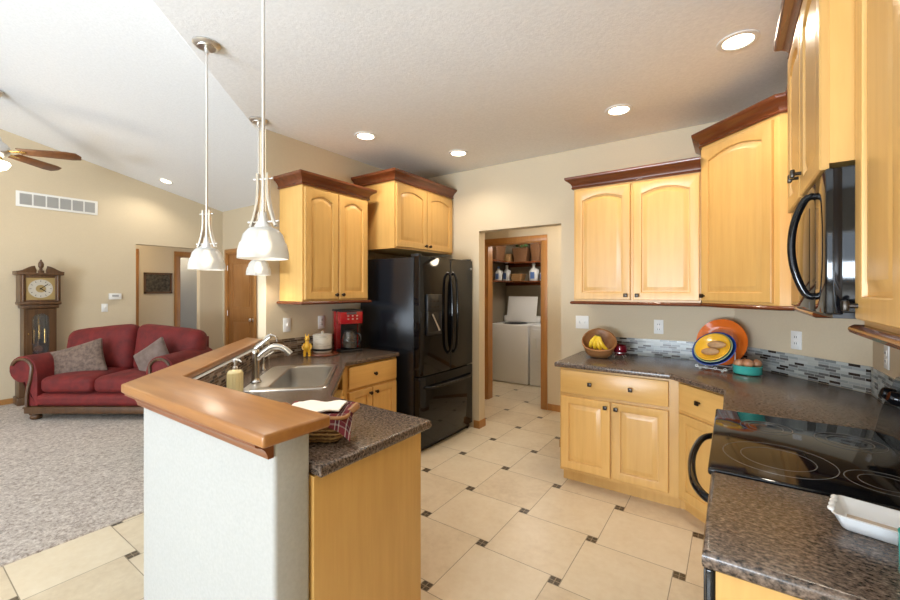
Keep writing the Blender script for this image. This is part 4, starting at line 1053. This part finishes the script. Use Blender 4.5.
# ------------------------------------------------------------------ living room furniture
def sofa():
    lat, dep = -3.985, 4.50
    cx, cy = lat*math.cos(YAW)-dep*math.sin(YAW), lat*math.sin(YAW)+dep*math.cos(YAW)
    r = thing('loveseat', 'dark red velvet two-seat sofa with rolled arms and wooden trim', 'sofa', (cx, cy, .012), YAW)
    V, Wd = M['velvet'], M['walnut']
    b = B(); b.rbox((.60, .42, .08), .03, 8, M=T(0, .47, .22)); obj('seat_base', b, V, r)
    b = B(); b.rbox((.62, .07, .068), .05, 12, M=T(0, .075, .222)); obj('front_apron', b, V, r)
    b = B(); b.box(-.735, .735, .0, .86, .075, .155, .012); b.box(-.74, .74, -.008, .86, .135, .152, .006); obj('wooden_rail', b, Wd, r)
    for x in (-.66, .66):
        for y in (.07, .80):
            b = B(); b.lathe([(.035, 0), (.05, .012), (.055, .03), (.045, .05), (.06, .06), (.06, .078), (0, .078)], 20, (x, y, 0)); obj('bun_foot', b, Wd, r)
    for s in (-1, 1):
        b = B(); b.rbox((.293, .33, .088), .06, 14, lambda x, y, z: (x, y, z+(.03*(1-(x/.293)**2)*(1-(y/.33)**2) if z > 0 else 0)), M=T(s*.297, .35, .385)); obj('seat_cushion', b, V, r)
        def fn(x, y, z, s=s):
            k = (x*s+.42)/.84   # 0 at the sofa centre, 1 at the outer end
            zz = z+(.035*math.cos(k*PI)*.9-.02*max(0, k-.75)*4 if z > .1 else 0)
            return (x, y-(.04*(1-(x/.42)**2)*(1-(z/.29)**2) if y < 0 else 0), zz)
        b = B(); b.rbox((.425, .11, .285), .10, 16, fn, M=T(s*.43, .69, .70) @ R(-10, 'X')); obj('back_cushion', b, V, r)
        # arm
        pr_ = [(.60, .16), (.60, .48), (.607, .55)]
        c, rad = (.765, .565), .148
        for i in range(15):
            a = math.radians(170-i*20); pr_.append((c[0]+rad*math.cos(a), c[1]+rad*math.sin(a)))
        pr_ += [(.745, .44), (.735, .36), (.74, .16)]
        pts = [(s*x, z) for x, z in pr_]
        if s < 0: pts = pts[::-1]
        b = B(); b.prism(pts, .02, .84, .025, 3, M=Matrix(((1, 0, 0, 0), (0, 0, 1, 0), (0, 1, 0, 0), (0, 0, 0, 1)))); a_ = obj('arm', b, V, r)
        tr = []
        for i in range(15):
            a = math.radians(0+i*12); q = .115; tr.append((s*(.765+q*math.cos(a)), .012, .565+q*math.sin(a)))
        tr = tr[2:]; tr += [(s*.665, .01, .46), (s*.685, .008, .38), (s*.70, .006, .28), (s*.70, .004, .16)]
        b = B(); b.tube(tr, .016, 8); obj('wooden_scroll', b, Wd, a_)
    b = B()
    pts = [(-.80, .2)]+[(.80*(-1+2*i/24), .86+.10*math.cos(PI*abs(-1+2*i/24))*.5+.03) for i in range(25)]+[(.80, .2)]
    b.prism([(x, z) for x, z in pts], .80, .90, .03, 3, M=Matrix(((1, 0, 0, 0), (0, 0, 1, 0), (0, 1, 0, 0), (0, 0, 0, 1)))); obj('backrest', b, V, r)
    # pillows
    Mw = Matrix.Translation((cx, cy, .012)) @ Matrix.Rotation(YAW, 4, 'Z')
    def pillow(w, h, t, m, loc, rot, lab):
        b = B(); k = 16
        def fn(x, y, z):
            u, v = x/w, z/h
            e = max(0, (1-u*u))**.5*max(0, (1-v*v))**.5
            return (x*(1-.10*(1-abs(u))*0-.08*(1-v*v)*abs(u)), y*(.12+.88*e), z*(1-.08*(1-u*u)*abs(v)))
        b.rbox((w, t, h), .02, k, fn); o = tag(obj('throw_pillow', b, m), lab, 'pillow', 'throw pillows on the sofa'); o.matrix_world = Mw @ loc @ rot
    pillow(.285, .205, .085, M['taupe'], T(-.43, .33, .60), R(14, 'Z') @ R(-17, 'Y') @ R(-16, 'X'), 'brown patterned pillow leaning on left arm of red sofa')
    pillow(.21, .19, .085, M['taupe2'], T(.44, .36, .62), R(-34, 'Y') @ R(-16, 'X'), 'grey taupe pillow on right side of red sofa')
sofa()
def clock():
    r = thing('grandfather_clock', 'dark wooden longcase clock with brass dial behind sofa arm', 'clock', (-7.55, 1.31, .012), PI/2); r.scale = (.92, .95, .945)
    Wd = M['walnut']; d = .25
    b = B(); b.box(-.235, .235, -d-.012, -.005, 0, .10, .01); b.box(-.215, .215, -d, -.005, .10, .52, .008); b.box(-.23, .23, -d-.01, -.005, .50, .54, .012); obj('base_case', b, Wd, r)
    b = B()
    b.box(-.165, .165, -.03, -.01, .54, 1.31); b.box(-.165, -.14, -d+.02, -.01, .54, 1.31); b.box(.14, .165, -d+.02, -.01, .54, 1.31); b.box(-.165, .165, -d+.02, -.01, .54, .60); b.box(-.19, .19, -d, -.005, 1.28, 1.33, .012)
    obj('waist_case', b, Wd, r)
    # waist door with arched glass opening
    n = 12; hx = .085
    arch = [(-hx, .66), (hx, .66), (hx, 1.13)]+[(hx*math.cos(PI*i/n), 1.13+.08*math.sin(PI*i/n)) for i in range(1, n)]+[(-hx, 1.13)]
    b = B(); b.prism([(-.14, .60), (.14, .60), (.14, 1.275), (-.14, 1.275)], d-.035, d-.015, holes=[arch], M=Matrix(((1, 0, 0, 0), (0, 0, -1, 0), (0, 1, 0, 0), (0, 0, 0, 1)))); dr = obj('waist_door', b, Wd, r)
    b = B(); b.ell((-.12, -d+.008, .94), (.009, .009, .009), 10); obj('door_knob', b, M['brass'], dr)
    b = B(); b.prism(arch, d-.03, d-.027, M=Matrix(((1, 0, 0, 0), (0, 0, -1, 0), (0, 1, 0, 0), (0, 0, 0, 1)))); obj('glass_pane', b, M['glass'], dr)
    for x, z in ((-.055, .80), (0, .86), (.06, .80)):
        b = B(); b.cyl((x, -.15, z), (x, -.15, z+.19), .016, 14); b.cyl((x, -.15, z+.19), (x, -.15, 1.27), .002, 6); obj('weight', b, M['brass'], r)
    b = B(); b.cyl((0, -.09, 1.27), (0, -.09, .74), .005, 6); b.lathe([(0, -.006), (.05, -.006), (.05, .006), (0, .006)], 24, M=T(0, -.09, .71) @ R(90, 'X')); obj('pendulum', b, M['brass'], r)
    # hood
    b = B(); b.box(-.215, .215, -d-.01, -.005, 1.33, 1.375, .012); b.box(-.205, .205, -d+.02, -.005, 1.375, 1.735); b.box(-.24, .24, -d-.025, -.005, 1.735, 1.765, .01)
    for q in ((-.205, -.145, 1.375, 1.735), (.145, .205, 1.375, 1.735), (-.145, .145, 1.375, 1.40), (-.145, .145, 1.70, 1.735)): b.box(q[0], q[1], -d, -d+.025, q[2], q[3], .003)
    for s in (-1, 1): b.cyl((s*.175, -d-.008, 1.385), (s*.175, -d-.008, 1.73), .012, 12)
    obj('hood', b, Wd, r)
    b = B(); b.box(-.145, .145, -d+.012, -d+.019, 1.40, 1.70); f = obj('dial_plate', b, M['gold'], r)
    RX = R(90, 'X')
    b = B(); b.lathe([(0, 0), (.125, 0), (.125, .003), (0, .003)], 40, M=T(0, -d+.012, 1.55) @ RX); obj('chapter_ring', b, M['dial'], f)
    b = B(); b.lathe([(0, 0), (.052, 0), (.052, .0015), (0, .0015)], 36, M=T(0, -d+.009, 1.55) @ RX); obj('dial_center', b, M['gold'], f)
    b = B()
    for i in range(12):
        b.box(-.0025, .0025, -.002, 0, .092, .112, M=T(0, -d+.0088, 1.55) @ R(30*i, 'Y'))
    obj('numerals', b, M['ink'], f)
    b = B(); b.box(-.004, .004, -.002, 0, -.015, .10, M=T(0, -d+.005, 1.55) @ R(48, 'Y')); b.box(-.005, .005, -.002, 0, -.012, .065, M=T(0, -d+.004, 1.55) @ R(128, 'Y')); obj('hands', b, M['ink'], f)
    # swan-neck pediment
    b = B()
    for s in (-1, 1):
        top = [(s*(.24-.18*i/10), 1.765+.02+.075*(.5-.5*math.cos(PI*i/10))) for i in range(11)]
        pts = [(s*.24, 1.762)]+top+[(s*.058, 1.84), (s*.045, 1.80), (s*.05, 1.762)]
        if s < 0: pts = pts[::-1]
        b.prism(pts, d-.0, d+.022, .003, 2, M=Matrix(((1, 0, 0, 0), (0, 0, -1, 0), (0, 1, 0, 0), (0, 0, 0, 1))))
        b.box(min(s*.24, s*.21), max(s*.24, s*.21), -d, -.01, 1.76, 1.785)
    obj('pediment', b, Wd, r)
    b = B(); b.box(-.03, .03, -d-.02, -d+.02, 1.762, 1.80, .004); b.lathe([(.012, 0), (.02, .01), (.014, .025), (.03, .05), (.032, .085), (.022, .115), (.01, .125), (.012, .14), (0, .15)], 16, (0, -d, 1.80)); obj('finial', b, Wd, r)
clock()
def fan():
    x, y = -6.26, .77; zv = vault_z(y)
    r = thing('ceiling_fan', 'ceiling fan with wooden blades and lit lamp at left edge', 'ceiling fan', (x, y, zv))
    zb = 2.90-zv
    b = B(); b.lathe([(.07, .02), (.075, -.03), (.05, -.07), (.02, -.085), (0, -.085)], 24); obj('canopy', b, M['nickel'], r)
    b = B(); b.cyl((0, 0, -.05), (0, 0, zb+.13), .013, 12); obj('downrod', b, M['nickel'], r)
    b = B(); b.lathe([(0, .16), (.05, .15), (.065, .10), (.10, .075), (.12, .04), (.12, -.02), (.09, -.05), (.07, -.06), (0, -.06)], 32, (0, 0, zb)); obj('motor_housing', b, M['nickel'], r)
    for i in range(5):
        a = math.radians(55+72*i)
        b = B(); b.prism([(.20, -.06), (.62, -.08), (.70, -.065), (.725, 0), (.70, .065), (.62, .08), (.20, .06)], -.005, .005, .003, 2, M=Matrix.Rotation(a, 4, 'Z') @ R(-14, 'X') @ T(0, 0, 0)); bl = obj('blade', b, M['fanblade'], r, (0, 0, zb+.01))
        b = B(); b.box(.10, .26, -.018, .018, -.012, -.005, .003, M=Matrix.Rotation(a, 4, 'Z') @ R(-14, 'X')); obj('blade_bracket', b, M['brass'], bl)
    b = B(); b.lathe([(.06, -.06), (.065, -.09), (.05, -.10), (0, -.10)], 24, (0, 0, zb)); obj('light_fitter', b, M['brass'], r)
    b = B(); b.lathe([(.06, -.095), (.115, -.11), (.125, -.13), (.10, -.175), (.05, -.20), (0, -.205)], 28, (0, 0, zb)); obj('lamp_bowl', b, M['fanshade'], r)
    l = bpy.data.lights.new('lamp_light', 'POINT'); l.energy = 8; l.color = (1, .8, .55); l.shadow_soft_size = .1
    o = bpy.data.objects.new('lamp_light', l); COL.objects.link(o); o.parent = r; o.location = (0, 0, zb-.30)
fan()
# green cushion-like footstool glimpsed behind the pony wall
r = thing('footstool', 'green fabric footstool mostly hidden behind the half wall', 'footstool', (-4.20, 1.62, .012), math.radians(45))
b = B(); b.rbox((.17, .17, .09), .04, 10, M=T(0, 0, .15)); obj('cushion', b, M['green'], r)
for sx in (-1, 1):
    for sy in (-1, 1):
        b = B(); b.lathe([(.015, 0), (.02, .06), (0, .07)], 12, (sx*.12, sy*.12, 0)); obj('leg', b, M['walnut'], r)
# unseen dome lamps added to brighten the passage, laundry and hall
def dome(loc, lab, e, color=(1, .84, .62)):
    r = thing('added_dome_lamp', lab, 'ceiling light', loc, 0, 'added fill lamps in the side rooms')
    b = B(); b.lathe([(.14, 0), (.14, -.02), (.12, -.06), (.06, -.085), (0, -.09)], 24); obj('dome', b, M['fanshade'], r)
    l = bpy.data.lights.new('lamp_light', 'POINT'); l.energy = e; l.color = color; l.shadow_soft_size = .1
    o = bpy.data.objects.new('lamp_light', l); COL.objects.link(o); o.parent = r; o.location = (0, 0, -.2)
dome((-1.2, 4.25, 2.44), 'added fill lamp on the passage ceiling outside the laundry', 10)
dome((-2.3, 5.5, 2.44), 'added fill lamp on the laundry room ceiling', 15, (1, .93, .84))
dome((-9.0, 3.7, 2.44), 'added fill lamp in the room beyond the hallway', 6)
dome((-8.1, 2.3, 2.44), 'added fill lamp on the hallway ceiling', 8)
